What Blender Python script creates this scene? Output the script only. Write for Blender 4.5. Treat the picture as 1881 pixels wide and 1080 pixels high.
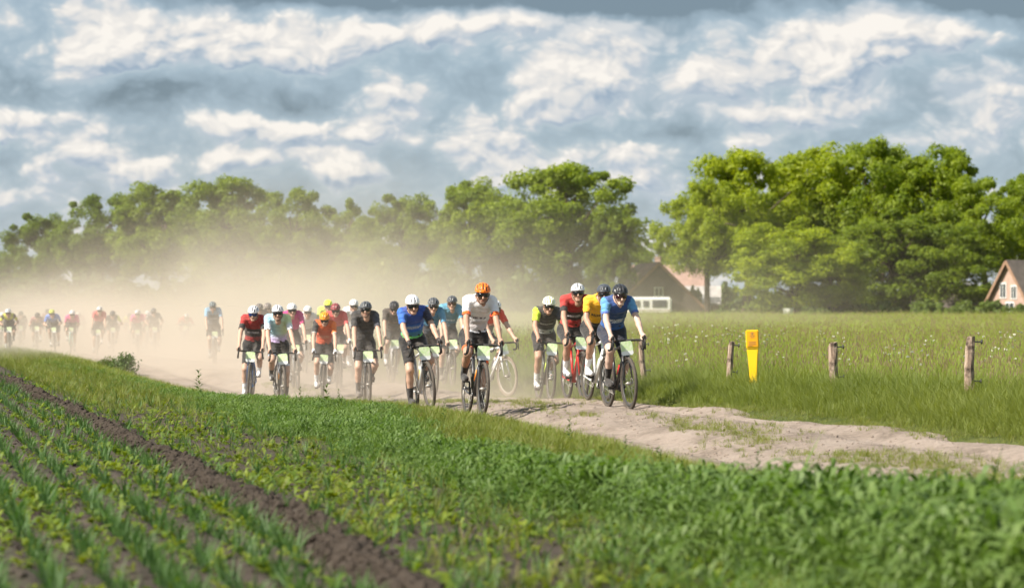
import bpy, bmesh, math, random
import numpy as np
from mathutils import Vector, Matrix, Euler

for o in list(bpy.data.objects): bpy.data.objects.remove(o)
S = bpy.context.scene
COL = S.collection
R = math.radians

# ------------------------------------------------------------------ camera
FPX, HORIZON, CAMH = 5000.0, 585.0, 1.2          # focal length and horizon line in photo pixels, eye height in metres
cam_d = bpy.data.cameras.new('camera'); cam = bpy.data.objects.new('camera', cam_d); COL.objects.link(cam)
cam.location = (0, 0, CAMH); cam.rotation_euler = (R(90), 0, 0)
cam_d.sensor_width = 36.0; cam_d.lens = 36.0 * FPX / 1881.0
cam_d.shift_y = (HORIZON - 540.0) / 1881.0
cam_d.clip_start = 0.5; cam_d.clip_end = 6000
cam_d.dof.use_dof = True; cam_d.dof.focus_distance = 35.5; cam_d.dof.aperture_fstop = 2.7
S.camera = cam
S.view_settings.view_transform = 'Standard'; S.view_settings.look = 'None'
S.view_settings.gamma = 1.0; S.view_settings.use_curve_mapping = False
S.view_settings.exposure = 1.03
S.render.engine = 'CYCLES'
cy = S.cycles
cy.use_denoising = True; cy.max_bounces = 7; cy.diffuse_bounces = 3; cy.glossy_bounces = 2
cy.transmission_bounces = 4; cy.transparent_max_bounces = 8; cy.volume_bounces = 2
cy.use_adaptive_sampling = True; cy.adaptive_threshold = 0.02
cy.caustics_reflective = False; cy.caustics_refractive = False
cy.volume_step_rate = 1.0; cy.volume_max_steps = 160

def P(px, py, Y):                                  # photo pixel at depth Y
    return Vector(((px - 940.5) / FPX * Y, Y, CAMH - (py - HORIZON) / FPX * Y))

# ------------------------------------------------------------------ node helper
class NB:
    def __init__(self, tree): self.t = tree
    def n(self, kind, **kw):
        nd = self.t.nodes.new(kind)
        for k, v in kw.items(): setattr(nd, k, v)
        return nd
    def put(self, sock, v):
        if isinstance(v, bpy.types.NodeSocket): self.t.links.new(v, sock)
        elif v is not None: sock.default_value = v
    def m(self, op, a, b=None, c=None, clamp=False):
        nd = self.n('ShaderNodeMath', operation=op, use_clamp=clamp)
        for i, v in enumerate((a, b, c)): self.put(nd.inputs[i], v)
        return nd.outputs[0]
    def v(self, op, a, b=None, scale=None):
        nd = self.n('ShaderNodeVectorMath', operation=op)
        self.put(nd.inputs[0], a)
        if b is not None: self.put(nd.inputs[1], b)
        if scale is not None: self.put(nd.inputs['Scale'], scale)
        return nd.outputs['Value'] if op in ('DOT_PRODUCT', 'LENGTH', 'DISTANCE') else nd.outputs[0]
    def xyz(self, x, y, z):
        nd = self.n('ShaderNodeCombineXYZ')
        for i, q in enumerate((x, y, z)): self.put(nd.inputs[i], q)
        return nd.outputs[0]
    def sep(self, v):
        nd = self.n('ShaderNodeSeparateXYZ'); self.put(nd.inputs[0], v); return nd.outputs
    def noise(self, vec, scale=1, detail=2, rough=.5, dist=0, out='Fac'):
        nd = self.n('ShaderNodeTexNoise')
        self.put(nd.inputs['Vector'], vec)
        self.put(nd.inputs['Scale'], scale); self.put(nd.inputs['Detail'], detail)
        self.put(nd.inputs['Roughness'], rough); self.put(nd.inputs['Distortion'], dist)
        return nd.outputs[out]
    def ramp(self, fac, stops, interp='LINEAR'):
        nd = self.n('ShaderNodeValToRGB'); cr = nd.color_ramp; cr.interpolation = interp
        while len(cr.elements) < len(stops): cr.elements.new(.5)
        for e, (p, c) in zip(cr.elements, stops):
            e.position = p; e.color = tuple(c) + (1,) if len(c) == 3 else c
        self.put(nd.inputs[0], fac); return nd.outputs[0]
    def mix(self, f, a, b, mode='MIX'):
        nd = self.n('ShaderNodeMix', data_type='RGBA', blend_type=mode)
        fi = [s for s in nd.inputs if s.enabled]
        self.put(fi[0], f)
        for s, v in ((fi[1], a), (fi[2], b)):
            if isinstance(v, tuple) and len(v) == 3: v = v + (1,)
            self.put(s, v)
        return [s for s in nd.outputs if s.enabled][0]
    def rng(self, v, a, b, c=0, d=1, smooth=False):
        nd = self.n('ShaderNodeMapRange', interpolation_type='SMOOTHSTEP' if smooth else 'LINEAR')
        self.put(nd.inputs['Value'], v)
        for k, q in zip(('From Min', 'From Max', 'To Min', 'To Max'), (a, b, c, d)): self.put(nd.inputs[k], q)
        return nd.outputs['Result']

# ------------------------------------------------------------------ sun and sky
SUN_AZ, SUN_EL = R(-118), R(43)                    # azimuth from +Y (view direction), negative = to the left
sd = bpy.data.lights.new('sun', 'SUN'); so = bpy.data.objects.new('sun', sd); COL.objects.link(so)
sd.energy = 4.6; sd.angle = R(0.6); sd.color = (1.0, .93, .82)
sdir = Vector((math.sin(SUN_AZ) * math.cos(SUN_EL), math.cos(SUN_AZ) * math.cos(SUN_EL), math.sin(SUN_EL)))
so.rotation_euler = sdir.to_track_quat('Z', 'Y').to_euler(); so.location = (-30, -20, 60)

W = bpy.data.worlds.new('World'); S.world = W; W.use_nodes = True
def build_sky():
    nt = W.node_tree; nt.nodes.clear(); b = NB(nt)
    tc = b.n('ShaderNodeTexCoord').outputs['Generated']
    d = b.v('NORMALIZE', tc)
    x, y, z = b.sep(d)
    az = b.m('ARCTAN2', x, y); el = b.m('ARCSINE', z)
    # picture units of the photograph turned to angles: 1.0 = 1000 photo pixels
    U = b.m('MULTIPLY', az, FPX / 1000); V = b.m('MULTIPLY', el, FPX / 1000)
    p0 = b.xyz(U, V, 0.0)
    w1 = b.v('MULTIPLY', b.v('SUBTRACT', b.noise(b.v('MULTIPLY', p0, (5.0, 8.0, 1)), 1, 3, .55, 0, 'Color'), (.5, .5, .5)), (.10, .065, 0))
    w2 = b.v('MULTIPLY', b.v('SUBTRACT', b.noise(b.v('MULTIPLY', p0, (16, 22, 1)), 1, 3, .5, 0, 'Color'), (.5, .5, .5)), (.034, .024, 0))
    p = b.v('ADD', b.v('ADD', p0, w1), w2)
    blobs = [  # cumulus and blue gaps seen in the photograph: x, y, rx, ry, amount
        (110, 45, 150, 62, .62), (215, 112, 95, 42, .60), (400, 80, 190, 55, .55), (640, 95, 80, 42, .5), (500, 118, 95, 30, .35),
        (740, 165, 110, 48, .60), (700, 60, 120, 30, .30), (1060, 150, 165, 88, .62), (1320, 155, 90, 50, .45), (1430, 100, 90, 50, .3),
        (1570, 110, 180, 85, .58), (1720, 70, 200, 40, .45), (1590, 190, 80, 24, .45), (1800, 225, 70, 60, .55), (1440, 215, 120, 26, .35),
        (45, 215, 85, 34, .60), (150, 282, 70, 24, .45), (400, 232, 210, 24, .42), (630, 250, 130, 22, .32), (230, 322, 60, 32, .45), (420, 290, 190, 22, .35),
        (620, 312, 80, 24, .35), (850, 255, 220, 45, .34), (1150, 300, 420, 42, .36), (880, 60, 220, 40, .26), (30, 370, 200, 26, .25), (55, 115, 26, 26, .40), (570, 160, 34, 14, .45),
        (900, 2, 560, 24, -1.0), (520, -10, 200, 16, -.5), (1800, 8, 150, 36, -.85), (1300, 20, 170, 26, -.5), (330, 178, 330, 34, -.48), (600, 195, 130, 22, -.35),
        (150, 235, 140, 20, -.3), (1770, 330, 180, 50, -.36), (1680, 200, 70, 30, -.30), (1280, 238, 150, 16, -.40), (1230, 245, 110, 22, -.35), (1860, 105, 60, 14, -.5), (15, 130, 90, 40, -.45), (30, 290, 70, 22, -.35),
        (1230, 62, 105, 26, -.02), (560, 265, 160, 8, -.2), (1500, 170, 90, 22, -.22), (1000, 230, 260, 18, -.16),
    ]
    outside = b.m('MAXIMUM', b.rng(V, .75, 1.4, 0, 1, True), b.rng(b.m('ABSOLUTE', U), .98, 1.5, 0, 1, True))   # beyond the frame the clouds go on from the noise alone
    def height(pp):
        acc = None
        for (bx, by, rx, ry, a) in blobs:
            c = ((bx - 940.5) / 1000, (HORIZON - by) / 1000, 0)
            q = b.v('MULTIPLY', b.v('SUBTRACT', pp, c), (1000 / rx, 1000 / ry, 0))
            e = b.m('MULTIPLY', b.m('EXPONENT', b.m('MULTIPLY', b.v('DOT_PRODUCT', q, q), -1.0)), a if a > 0 or by < 30 else a * .72)
            acc = e if acc is None else b.m('ADD', acc, e)
        vo = b.n('ShaderNodeTexVoronoi', feature='SMOOTH_F1', voronoi_dimensions='2D'); b.put(vo.inputs['Vector'], b.v('MULTIPLY', pp, (6.5, 9.5, 1))); vo.inputs['Scale'].default_value = 1
        vo.inputs['Detail'].default_value = 3.0; vo.inputs['Roughness'].default_value = .55; vo.inputs['Lacunarity'].default_value = 2.2; vo.inputs['Smoothness'].default_value = .55
        puff = b.m('SUBTRACT', .42, vo.outputs['Distance'])
        n = b.m('SUBTRACT', b.noise(b.v('MULTIPLY', pp, (2.8, 6.6, 1)), 1, 3, .5), .5)
        h = b.m('ADD', b.m('MULTIPLY', acc, .80), b.m('MULTIPLY', puff, .66))
        return b.m('ADD', h, b.m('MULTIPLY', n, b.m('ADD', .62, b.m('MULTIPLY', outside, 1.2))))
    H0 = height(p); H1 = height(b.v('ADD', p, (-.012, .016, 0)))
    low = b.rng(V, .0, .42, .24, 0)
    H0l = b.m('ADD', H0, low)
    cover = b.rng(H0l, -.10, .14, 0, 1, True)
    lit = b.m('ADD', b.m('ADD', .41, b.m('MULTIPLY', b.m('SUBTRACT', H0, H1), 1.6)), b.m('MULTIPLY', H0l, .62))
    K = .52                                                              # brightness of the clouds before exposure
    def k(c): return tuple(v * K for v in c)
    ccol = b.ramp(lit, [(.0, k((.34, .43, .53))), (.30, k((.50, .56, .625))), (.55, k((.69, .695, .695))), (.80, k((.80, .775, .74))), (1.0, k((.91, .87, .81)))])
    deep = b.rng(H0l, -.75, -.02, 0, 1)
    scol = b.ramp(deep, [(.0, k((.15, .215, .285))), (.35, k((.265, .355, .445))), (.75, k((.36, .465, .565))), (1.0, k((.47, .56, .64)))])
    scol = b.mix(b.rng(V, .0, .30, .45, 0), scol, k((.62, .70, .75)))
    sky = b.n('ShaderNodeTexSky', sky_type='NISHITA', sun_disc=False, sun_elevation=SUN_EL, sun_rotation=SUN_AZ, air_density=1.2, dust_density=1.5)
    scol = b.mix(.20, scol, b.v('SCALE', sky.outputs[0], None, .06))
    veil = b.noise(b.v('ADD', b.v('MULTIPLY', p, (2.2, 6.5, 1)), (5.3, 1.7, 0)), 1, 4, .5)
    veil = b.m('MULTIPLY', b.rng(b.m('ADD', b.m('ADD', veil, b.m('MULTIPLY', H0l, .42)), b.rng(U, -.9, .5, -.06, .09)), .42, .66, 0, 1, True), .85)
    scol = b.mix(veil, scol, b.ramp(lit, [(.15, k((.49, .555, .62))), (.6, k((.70, .71, .715)))]))
    out = b.mix(cover, scol, ccol)
    bg = b.n('ShaderNodeBackground'); b.put(bg.inputs['Color'], out); bg.inputs['Strength'].default_value = 1.0
    wo = b.n('ShaderNodeOutputWorld'); nt.links.new(bg.outputs[0], wo.inputs['Surface'])
    W.cycles.sampling_method = 'MANUAL'; W.cycles.sample_map_resolution = 512
build_sky()

# ------------------------------------------------------------------ numpy noise
def _hash(ix, iy, seed):
    h = (ix.astype(np.int64) * 374761393 + iy.astype(np.int64) * 668265263 + seed * 1442695041) & 0x7fffffff
    h = ((h ^ (h >> 13)) * 1274126177) & 0x7fffffff
    return ((h ^ (h >> 16)) & 0xffff) / 65535.0
def vnoise(x, y, seed=0):
    x = np.asarray(x, float); y = np.asarray(y, float)
    ix, iy = np.floor(x), np.floor(y); fx, fy = x - ix, y - iy
    fx, fy = fx * fx * (3 - 2 * fx), fy * fy * (3 - 2 * fy)
    a, b_, c, d = (_hash(ix + i, iy + j, seed) for i, j in ((0, 0), (1, 0), (0, 1), (1, 1)))
    return (a * (1 - fx) + b_ * fx) * (1 - fy) + (c * (1 - fx) + d * fx) * fy
def fbm(x, y, seed=0, octv=4):
    s = 0; a = .5; t = 0
    for i in range(octv):
        s = s + a * vnoise(x * 2 ** i, y * 2 ** i, seed + i * 17); t += a; a *= .5
    return s / t
def sstep(a, b, x):
    t = np.clip((np.asarray(x, float) - a) / (b - a), 0, 1); return t * t * (3 - 2 * t)

# ------------------------------------------------------------------ ground shape: w = metres to the right of the camera's path, parallel to the track
TAN = 1130.0 / FPX
def w_of(x, y): return np.asarray(x, float) + TAN * np.asarray(y, float)
def x_of(w, y): return np.asarray(w, float) - TAN * np.asarray(y, float)
def edge_l(y): return np.interp(y, [10, 21, 27, 33, 38, 45, 60, 100, 160, 2000], [6.2, 6.25, 6.8, 7.1, 6.9, 6.1, 5.6, 4.2, 3.4, 3.4])
def edge_r(y): return np.interp(y, [10, 40, 60, 100, 160, 2000], [10.15, 10.2, 10.6, 11, 11, 11])
def furrow_w(y): return .05 * np.sin(np.asarray(y) * .9) + .04 * np.sin(np.asarray(y) * .37 + 1) + np.interp(y, [10, 30, 50, 80, 200], [2.30, 2.28, 2.15, 1.5, 0.3])
def ground_z(x, y):
    x = np.asarray(x, float); y = np.asarray(y, float)
    w = w_of(x, y)
    el, er = edge_l(y), edge_r(y)
    z = .03 * (fbm(w * .35, y * .2, 3, 3) - .5)
    near = 1 - sstep(60, 110, y)
    # crop beds and the ploughed ridge
    bed = sstep(2.75, 2.3, w)
    z = z + near * bed * .018 * np.cos((w - .06) / .27 * 2 * np.pi)
    fd = w - furrow_w(y)
    z = z + near * (.055 * np.exp(-((fd - .05) / .10) ** 2) - .06 * np.exp(-((fd + .16) / .09) ** 2) + .03 * (fbm(w * 9, y * 6, 11, 3) - .5) * np.exp(-(fd / .28) ** 2))
    # bank between field and track
    bank = np.exp(-((w - (el - .75)) / .75) ** 2)
    z = z + bank * (.05 + .08 * (fbm(y * .25, w * .2, 5, 2) - .4)) * (1 - sstep(26, 40, y) * .8)
    # meadow side
    ver = sstep(er, er + .9, w)
    z = z + ver * .09
    rise_r = 1.15 * np.clip((y - 36) / 300, 0, 1.0) * sstep(er + 1.0, er + 8, w)
    rise_l = 1.15 * np.clip((y - 130) / 200, 0, 1.0) * sstep(er + 8, er + 1.0, w)
    z = z + rise_r + rise_l
    dip = sstep(36, 47, y) * (1 - sstep(58, 80, y)) * sstep(4.0, 5.6, w) * (1 - sstep(11.5, 15, w))
    z = z - dip * (.21 + .06 * sstep(8.5, 6.5, w)) * (1 - .25 * sstep(60, 70, y))
    z = z + (.09 * sstep(8.0, 9.6, w) - .03 * sstep(8.6, 7.4, w) * sstep(5.5, 6.5, w)) * (1 - sstep(60, 90, y))
    intrack = sstep(el - .15, el + .25, w) * sstep(er + .15, er - .25, w)
    z = z - intrack * .15
    return z
def gz(x, y): return float(ground_z(np.array([x]), np.array([y]))[0])

# ------------------------------------------------------------------ object helpers
def mesh_np(name, verts, faces, mats=(), smooth=False, midx=None):
    me = bpy.data.meshes.new(name)
    verts = np.asarray(verts, np.float32)
    if isinstance(faces, np.ndarray) and faces.ndim == 2:
        n, k = faces.shape
        me.vertices.add(len(verts)); me.vertices.foreach_set('co', verts.ravel())
        me.loops.add(n * k); me.loops.foreach_set('vertex_index', faces.astype(np.int32).ravel())
        me.polygons.add(n); me.polygons.foreach_set('loop_start', np.arange(0, n * k, k, dtype=np.int32))
        try: me.polygons.foreach_set('loop_total', np.full(n, k, np.int32))
        except Exception: pass
    else:
        me.from_pydata([tuple(map(float, v)) for v in verts], [], [tuple(map(int, f)) for f in faces])
    for m_ in mats: me.materials.append(m_)
    if midx is not None: me.polygons.foreach_set('material_index', np.asarray(midx, np.int32))
    if smooth: me.polygons.foreach_set('use_smooth', np.ones(len(me.polygons), bool))
    me.update(calc_edges=True)
    me.validate(verbose=False)
    return me
def link(name, data, parent=None, loc=None, rot=None, scale=None):
    o = bpy.data.objects.new(name, data); COL.objects.link(o)
    if parent is not None: o.parent = parent
    if loc is not None: o.location = loc
    if rot is not None: o.rotation_euler = rot
    if scale is not None: o.scale = scale
    return o
def tag(o, label=None, cat=None, group=None, kind=None):
    if label: o['label'] = label
    if cat: o['category'] = cat
    if group: o['group'] = group
    if kind: o['kind'] = kind
    return o
def copy_tree(o, parent=None):
    c = o.copy(); COL.objects.link(c); c.parent = parent
    for ch in [q for q in o.children]: copy_tree(ch, c)
    return c

class MB:                                             # collects simple solids into one mesh
    def __init__(s): s.v = []; s.f = []; s.m = []; s.mi = 0
    def add(s, vs, fs):
        o = len(s.v); s.v += [tuple(map(float, q)) for q in vs]; s.f += [tuple(i + o for i in f) for f in fs]; s.m += [s.mi] * len(fs); return s
    def box(s, c, d, rot=None):
        M = rot or Matrix.Identity(3); c = Vector(c); h = Vector(d) / 2
        vs = [c + M @ Vector((sx * h.x, sy * h.y, sz * h.z)) for sx in (-1, 1) for sy in (-1, 1) for sz in (-1, 1)]
        return s.add(vs, [(0, 1, 3, 2), (4, 6, 7, 5), (0, 4, 5, 1), (2, 3, 7, 6), (0, 2, 6, 4), (1, 5, 7, 3)])
    def tube(s, pts, rad, n=8, cap=True, sx=1.0):
        pts = [Vector(p) for p in pts]
        rad = [rad] * len(pts) if not hasattr(rad, '__len__') else list(rad)
        rings = []; up = None
        for i, p in enumerate(pts):
            t = (pts[min(i + 1, len(pts) - 1)] - pts[max(i - 1, 0)]).normalized()
            if up is None: up = Vector((0, 0, 1)) if abs(t.z) < .9 else Vector((0, 1, 0))
            a = t.cross(up); a = a.normalized() if a.length > 1e-6 else Vector((1, 0, 0)); bb = a.cross(t).normalized(); up = bb
            rings.append([p + (a * math.cos(2 * math.pi * k / n) * sx + bb * math.sin(2 * math.pi * k / n)) * rad[i] for k in range(n)])
        vs = [q for r in rings for q in r]; fs = []
        for i in range(len(pts) - 1):
            for k in range(n):
                fs.append((i * n + k, i * n + (k + 1) % n, (i + 1) * n + (k + 1) % n, (i + 1) * n + k))
        if cap: fs.append(tuple(range(n - 1, -1, -1))); fs.append(tuple((len(pts) - 1) * n + k for k in range(n)))
        return s.add(vs, fs)
    def torus(s, c, Rm, r, axis='X', nu=48, nv=8, ry=None):
        vs = []; fs = []; c = Vector(c); ry = ry or r
        for i in range(nu):
            a = 2 * math.pi * i / nu
            for j in range(nv):
                q = 2 * math.pi * j / nv; rr = Rm + r * math.cos(q); h = ry * math.sin(q)
                vs.append(c + Vector((h, rr * math.cos(a), rr * math.sin(a))))
        for i in range(nu):
            for j in range(nv):
                fs.append((i * nv + j, i * nv + (j + 1) % nv, ((i + 1) % nu) * nv + (j + 1) % nv, ((i + 1) % nu) * nv + j))
        return s.add(vs, fs)
    def ball(s, c, r, nu=10, nv=7):
        r = (r, r, r) if not hasattr(r, '__len__') else r; vs = []; fs = []
        for j in range(nv + 1):
            t = math.pi * j / nv
            for i in range(nu):
                a = 2 * math.pi * i / nu
                vs.append((c[0] + r[0] * math.sin(t) * math.cos(a), c[1] + r[1] * math.sin(t) * math.sin(a), c[2] + r[2] * math.cos(t)))
        for j in range(nv):
            for i in range(nu): fs.append((j * nu + i, (j + 1) * nu + i, (j + 1) * nu + (i + 1) % nu, j * nu + (i + 1) % nu))
        return s.add(vs, fs)
    def mesh(s, name, mats, smooth=False):
        mats = mats if isinstance(mats, (list, tuple)) else [mats]
        me = bpy.data.meshes.new(name); me.from_pydata(s.v, [], s.f)
        for m_ in mats: me.materials.append(m_)
        me.polygons.foreach_set('material_index', s.m)
        if smooth: me.polygons.foreach_set('use_smooth', [True] * len(s.f))
        me.update(); return me
    def build(s, name, mats, parent=None, smooth=False, **kw): return link(name, s.mesh(name, mats, smooth), parent, **kw)

# ------------------------------------------------------------------ materials
def new_mat(name):
    m = bpy.data.materials.new(name); m.use_nodes = True; nt = m.node_tree
    for n_ in list(nt.nodes): nt.nodes.remove(n_)
    b = NB(nt); out = b.n('ShaderNodeOutputMaterial'); return m, b, out
_plain = {}
def plain(name, col, rough=.6, var=.12, scale=8, metal=0, bump=0, spec=.5, coat=0):
    key = (name, col, rough, var, scale, metal, bump)
    if key in _plain: return _plain[key]
    m, b, out = new_mat(name)
    bs = b.n('ShaderNodeBsdfPrincipled')
    tc = b.n('ShaderNodeTexCoord').outputs['Object']
    nz = b.noise(tc, scale, 4, .6)
    lo = tuple(max(0, c * (1 - var)) for c in col); hi = tuple(min(1, c * (1 + var)) for c in col)
    b.put(bs.inputs['Base Color'], b.mix(b.rng(nz, .3, .7), lo, hi))
    b.put(bs.inputs['Roughness'], b.rng(nz, .2, .8, max(.03, rough - .1), min(1, rough + .1)))
    bs.inputs['Metallic'].default_value = metal; bs.inputs['Specular IOR Level'].default_value = spec
    if coat: bs.inputs['Coat Weight'].default_value = coat
    if bump:
        bp = b.n('ShaderNodeBump'); bp.inputs['Strength'].default_value = bump; bp.inputs['Distance'].default_value = .02
        b.put(bp.inputs['Height'], b.noise(tc, scale * 3, 4, .6)); b.put(bs.inputs['Normal'], bp.outputs[0])
    b.t.links.new(bs.outputs[0], out.inputs['Surface']); _plain[key] = m; return m

def leaf_mat(name, c1, c2, trans=.35, instancer=True, rough=.55, tcol=None, dry=None, objcol=False):
    """diffuse + translucent leaf; c1..c2 vary per instance (or per leaf)"""
    m, b, out = new_mat(name)
    if instancer:
        at = b.n('ShaderNodeAttribute', attribute_type='INSTANCER', attribute_name='tint').outputs['Fac']
        isl = b.n('ShaderNodeNewGeometry').outputs['Random Per Island']
        f = b.m('ADD', b.m('MULTIPLY', at, .75), b.m('MULTIPLY', isl, .25))
    else:
        isl = b.n('ShaderNodeNewGeometry').outputs['Random Per Island']
        ps = b.n('ShaderNodeTexCoord').outputs['Object']
        f = b.m('ADD', b.m('MULTIPLY', isl, .5), b.m('MULTIPLY', b.rng(b.noise(ps, .35, 3, .5), .35, .65), .5))
    col = b.mix(f, c1, c2)
    if dry: col = b.mix(b.m('GREATER_THAN', isl, .94), col, dry)
    if objcol:
        oc = b.n('ShaderNodeObjectInfo').outputs['Color']; col = b.mix(1.0, col, oc, 'MULTIPLY')
    pr = b.n('ShaderNodeBsdfPrincipled'); b.put(pr.inputs['Base Color'], col); pr.inputs['Roughness'].default_value = rough
    pr.inputs['Specular IOR Level'].default_value = .35
    tr = b.n('ShaderNodeBsdfTranslucent')
    b.put(tr.inputs['Color'], b.mix(1.0, col, tcol or (1.6, 1.55, .5), 'MULTIPLY'))
    mx = b.n('ShaderNodeMixShader'); mx.inputs[0].default_value = trans
    b.t.links.new(pr.outputs[0], mx.inputs[1]); b.t.links.new(tr.outputs[0], mx.inputs[2])
    b.t.links.new(mx.outputs[0], out.inputs['Surface']); return m

def ground_material():
    m, b, out = new_mat('field_soil')
    geo = b.n('ShaderNodeNewGeometry').outputs['Position']
    x, y, z = b.sep(geo)
    w = b.m('ADD', x, b.m('MULTIPLY', y, TAN))
    n1 = b.noise(geo, 2.2, 6, .65); n2 = b.noise(geo, .35, 4, .6); n3 = b.noise(geo, 14, 4, .7)
    soil = b.ramp(b.m('ADD', b.m('MULTIPLY', n1, .6), b.m('MULTIPLY', n3, .4)), [(.3, (.040, .031, .024)), (.5, (.072, .057, .045)), (.7, (.125, .103, .081))])
    green = b.ramp(n1, [(.3, (.055, .082, .018)), (.55, (.10, .12, .028)), (.75, (.15, .14, .05))])
    mead = b.ramp(b.m('ADD', b.m('MULTIPLY', n2, .5), b.m('MULTIPLY', n1, .5)), [(.35, (.13, .16, .035)), (.5, (.19, .20, .05)), (.68, (.23, .21, .075))])
    ww = b.m('ADD', w, b.m('MULTIPLY', b.m('SUBTRACT', n1, .5), 1.2))
    g1 = b.rng(ww, 3.6, 4.6, 0, 1)
    far = b.rng(y, 70, 130, 0, 1)
    c = b.mix(b.m('MULTIPLY', b.m('MAXIMUM', g1, far), .85), soil, green)
    c = b.mix(b.rng(ww, 10.6, 11.6), c, mead)
    bs = b.n('ShaderNodeBsdfPrincipled'); b.put(bs.inputs['Base Color'], c); bs.inputs['Roughness'].default_value = .95
    bs.inputs['Specular IOR Level'].default_value = .15
    bp = b.n('ShaderNodeBump'); bp.inputs['Strength'].default_value = .9; bp.inputs['Distance'].default_value = .06
    b.put(bp.inputs['Height'], b.m('ADD', b.noise(geo, 7, 6, .7), b.m('MULTIPLY', n3, .4))); b.put(bs.inputs['Normal'], bp.outputs[0])
    b.t.links.new(bs.outputs[0], out.inputs['Surface']); return m
def track_material():
    m, b, out = new_mat('dry_sand')
    geo = b.n('ShaderNodeNewGeometry').outputs['Position']
    x, y, z = b.sep(geo)
    st = b.v('MULTIPLY', geo, (1, .45, 1))
    n1 = b.noise(st, 1.6, 6, .62); n2 = b.noise(geo, 9, 6, .7); n3 = b.noise(geo, 40, 3, .6)
    c = b.ramp(b.m('ADD', b.m('MULTIPLY', n1, .55), b.m('MULTIPLY', n2, .45)), [(.30, (.12, .095, .074)), (.42, (.23, .185, .15)), (.52, (.315, .257, .213)), (.75, (.40, .335, .285))])
    bs = b.n('ShaderNodeBsdfPrincipled'); b.put(bs.inputs['Base Color'], c); bs.inputs['Roughness'].default_value = .95
    bs.inputs['Specular IOR Level'].default_value = .1
    bp = b.n('ShaderNodeBump'); bp.inputs['Strength'].default_value = 1.0; bp.inputs['Distance'].default_value = .05
    b.put(bp.inputs['Height'], b.m('ADD', n2, b.m('MULTIPLY', n3, .35))); b.put(bs.inputs['Normal'], bp.outputs[0])
    b.t.links.new(bs.outputs[0], out.inputs['Surface']); return m

# ------------------------------------------------------------------ ground and track
def grid_sheet(ws, ys, zf):
    Wg, Yg = np.meshgrid(ws, ys)                      # rows = y
    X = x_of(Wg, Yg); Z = zf(Wg, X, Yg)
    v = np.stack([X, Yg, Z], -1).reshape(-1, 3)
    nr, nc = Wg.shape; i = np.arange(nr * nc).reshape(nr, nc)
    f = np.stack([i[:-1, :-1], i[:-1, 1:], i[1:, 1:], i[1:, :-1]], -1).reshape(-1, 4)
    return v, f
ws = np.concatenate([-np.geomspace(2500, 3, 40), np.arange(-2.5, 7, .05), np.arange(7, 14, .2), np.geomspace(14, 4000, 60)])
ys = np.concatenate([[-60, -20, 0, 4], np.geomspace(8, 60, 420), np.geomspace(61, 4500, 130)])
v, f = grid_sheet(ws, ys, lambda w, x, y: ground_z(x, y))
tag(link('ground', mesh_np('ground', v, f, [ground_material()], True)), kind='structure')

def track_z(w, x, y):
    el, er = edge_l(y), edge_r(y); mid = (el + er) / 2
    rag = .5 * (fbm(y * .9, w * .7, 21, 4) - .5)
    inside = sstep(el - .25, el + .3, w + rag) * sstep(er + .25, er - .3, w - rag * .8)
    wob = .25 * (fbm(y * .22, y * 0, 23, 2) - .5); rut = .085 * np.exp(-((w - mid + .85 + wob) / .30) ** 2) + .085 * np.exp(-((w - mid - .95 + wob) / .30) ** 2)
    bumps = .06 * (fbm(w * 1.3, y * .5, 31, 4) - .5) + .032 * (fbm(w * 4, y * 2.2, 37, 3) - .5)
    return ground_z(x, y) - .10 + .125 * inside + inside * (.125 - rut + bumps)
v, f = grid_sheet(np.arange(2.6, 11.9, .05), np.geomspace(14, 170, 520), track_z)
tag(link('track', mesh_np('track', v, f, [track_material()], True)), kind='structure')
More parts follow.
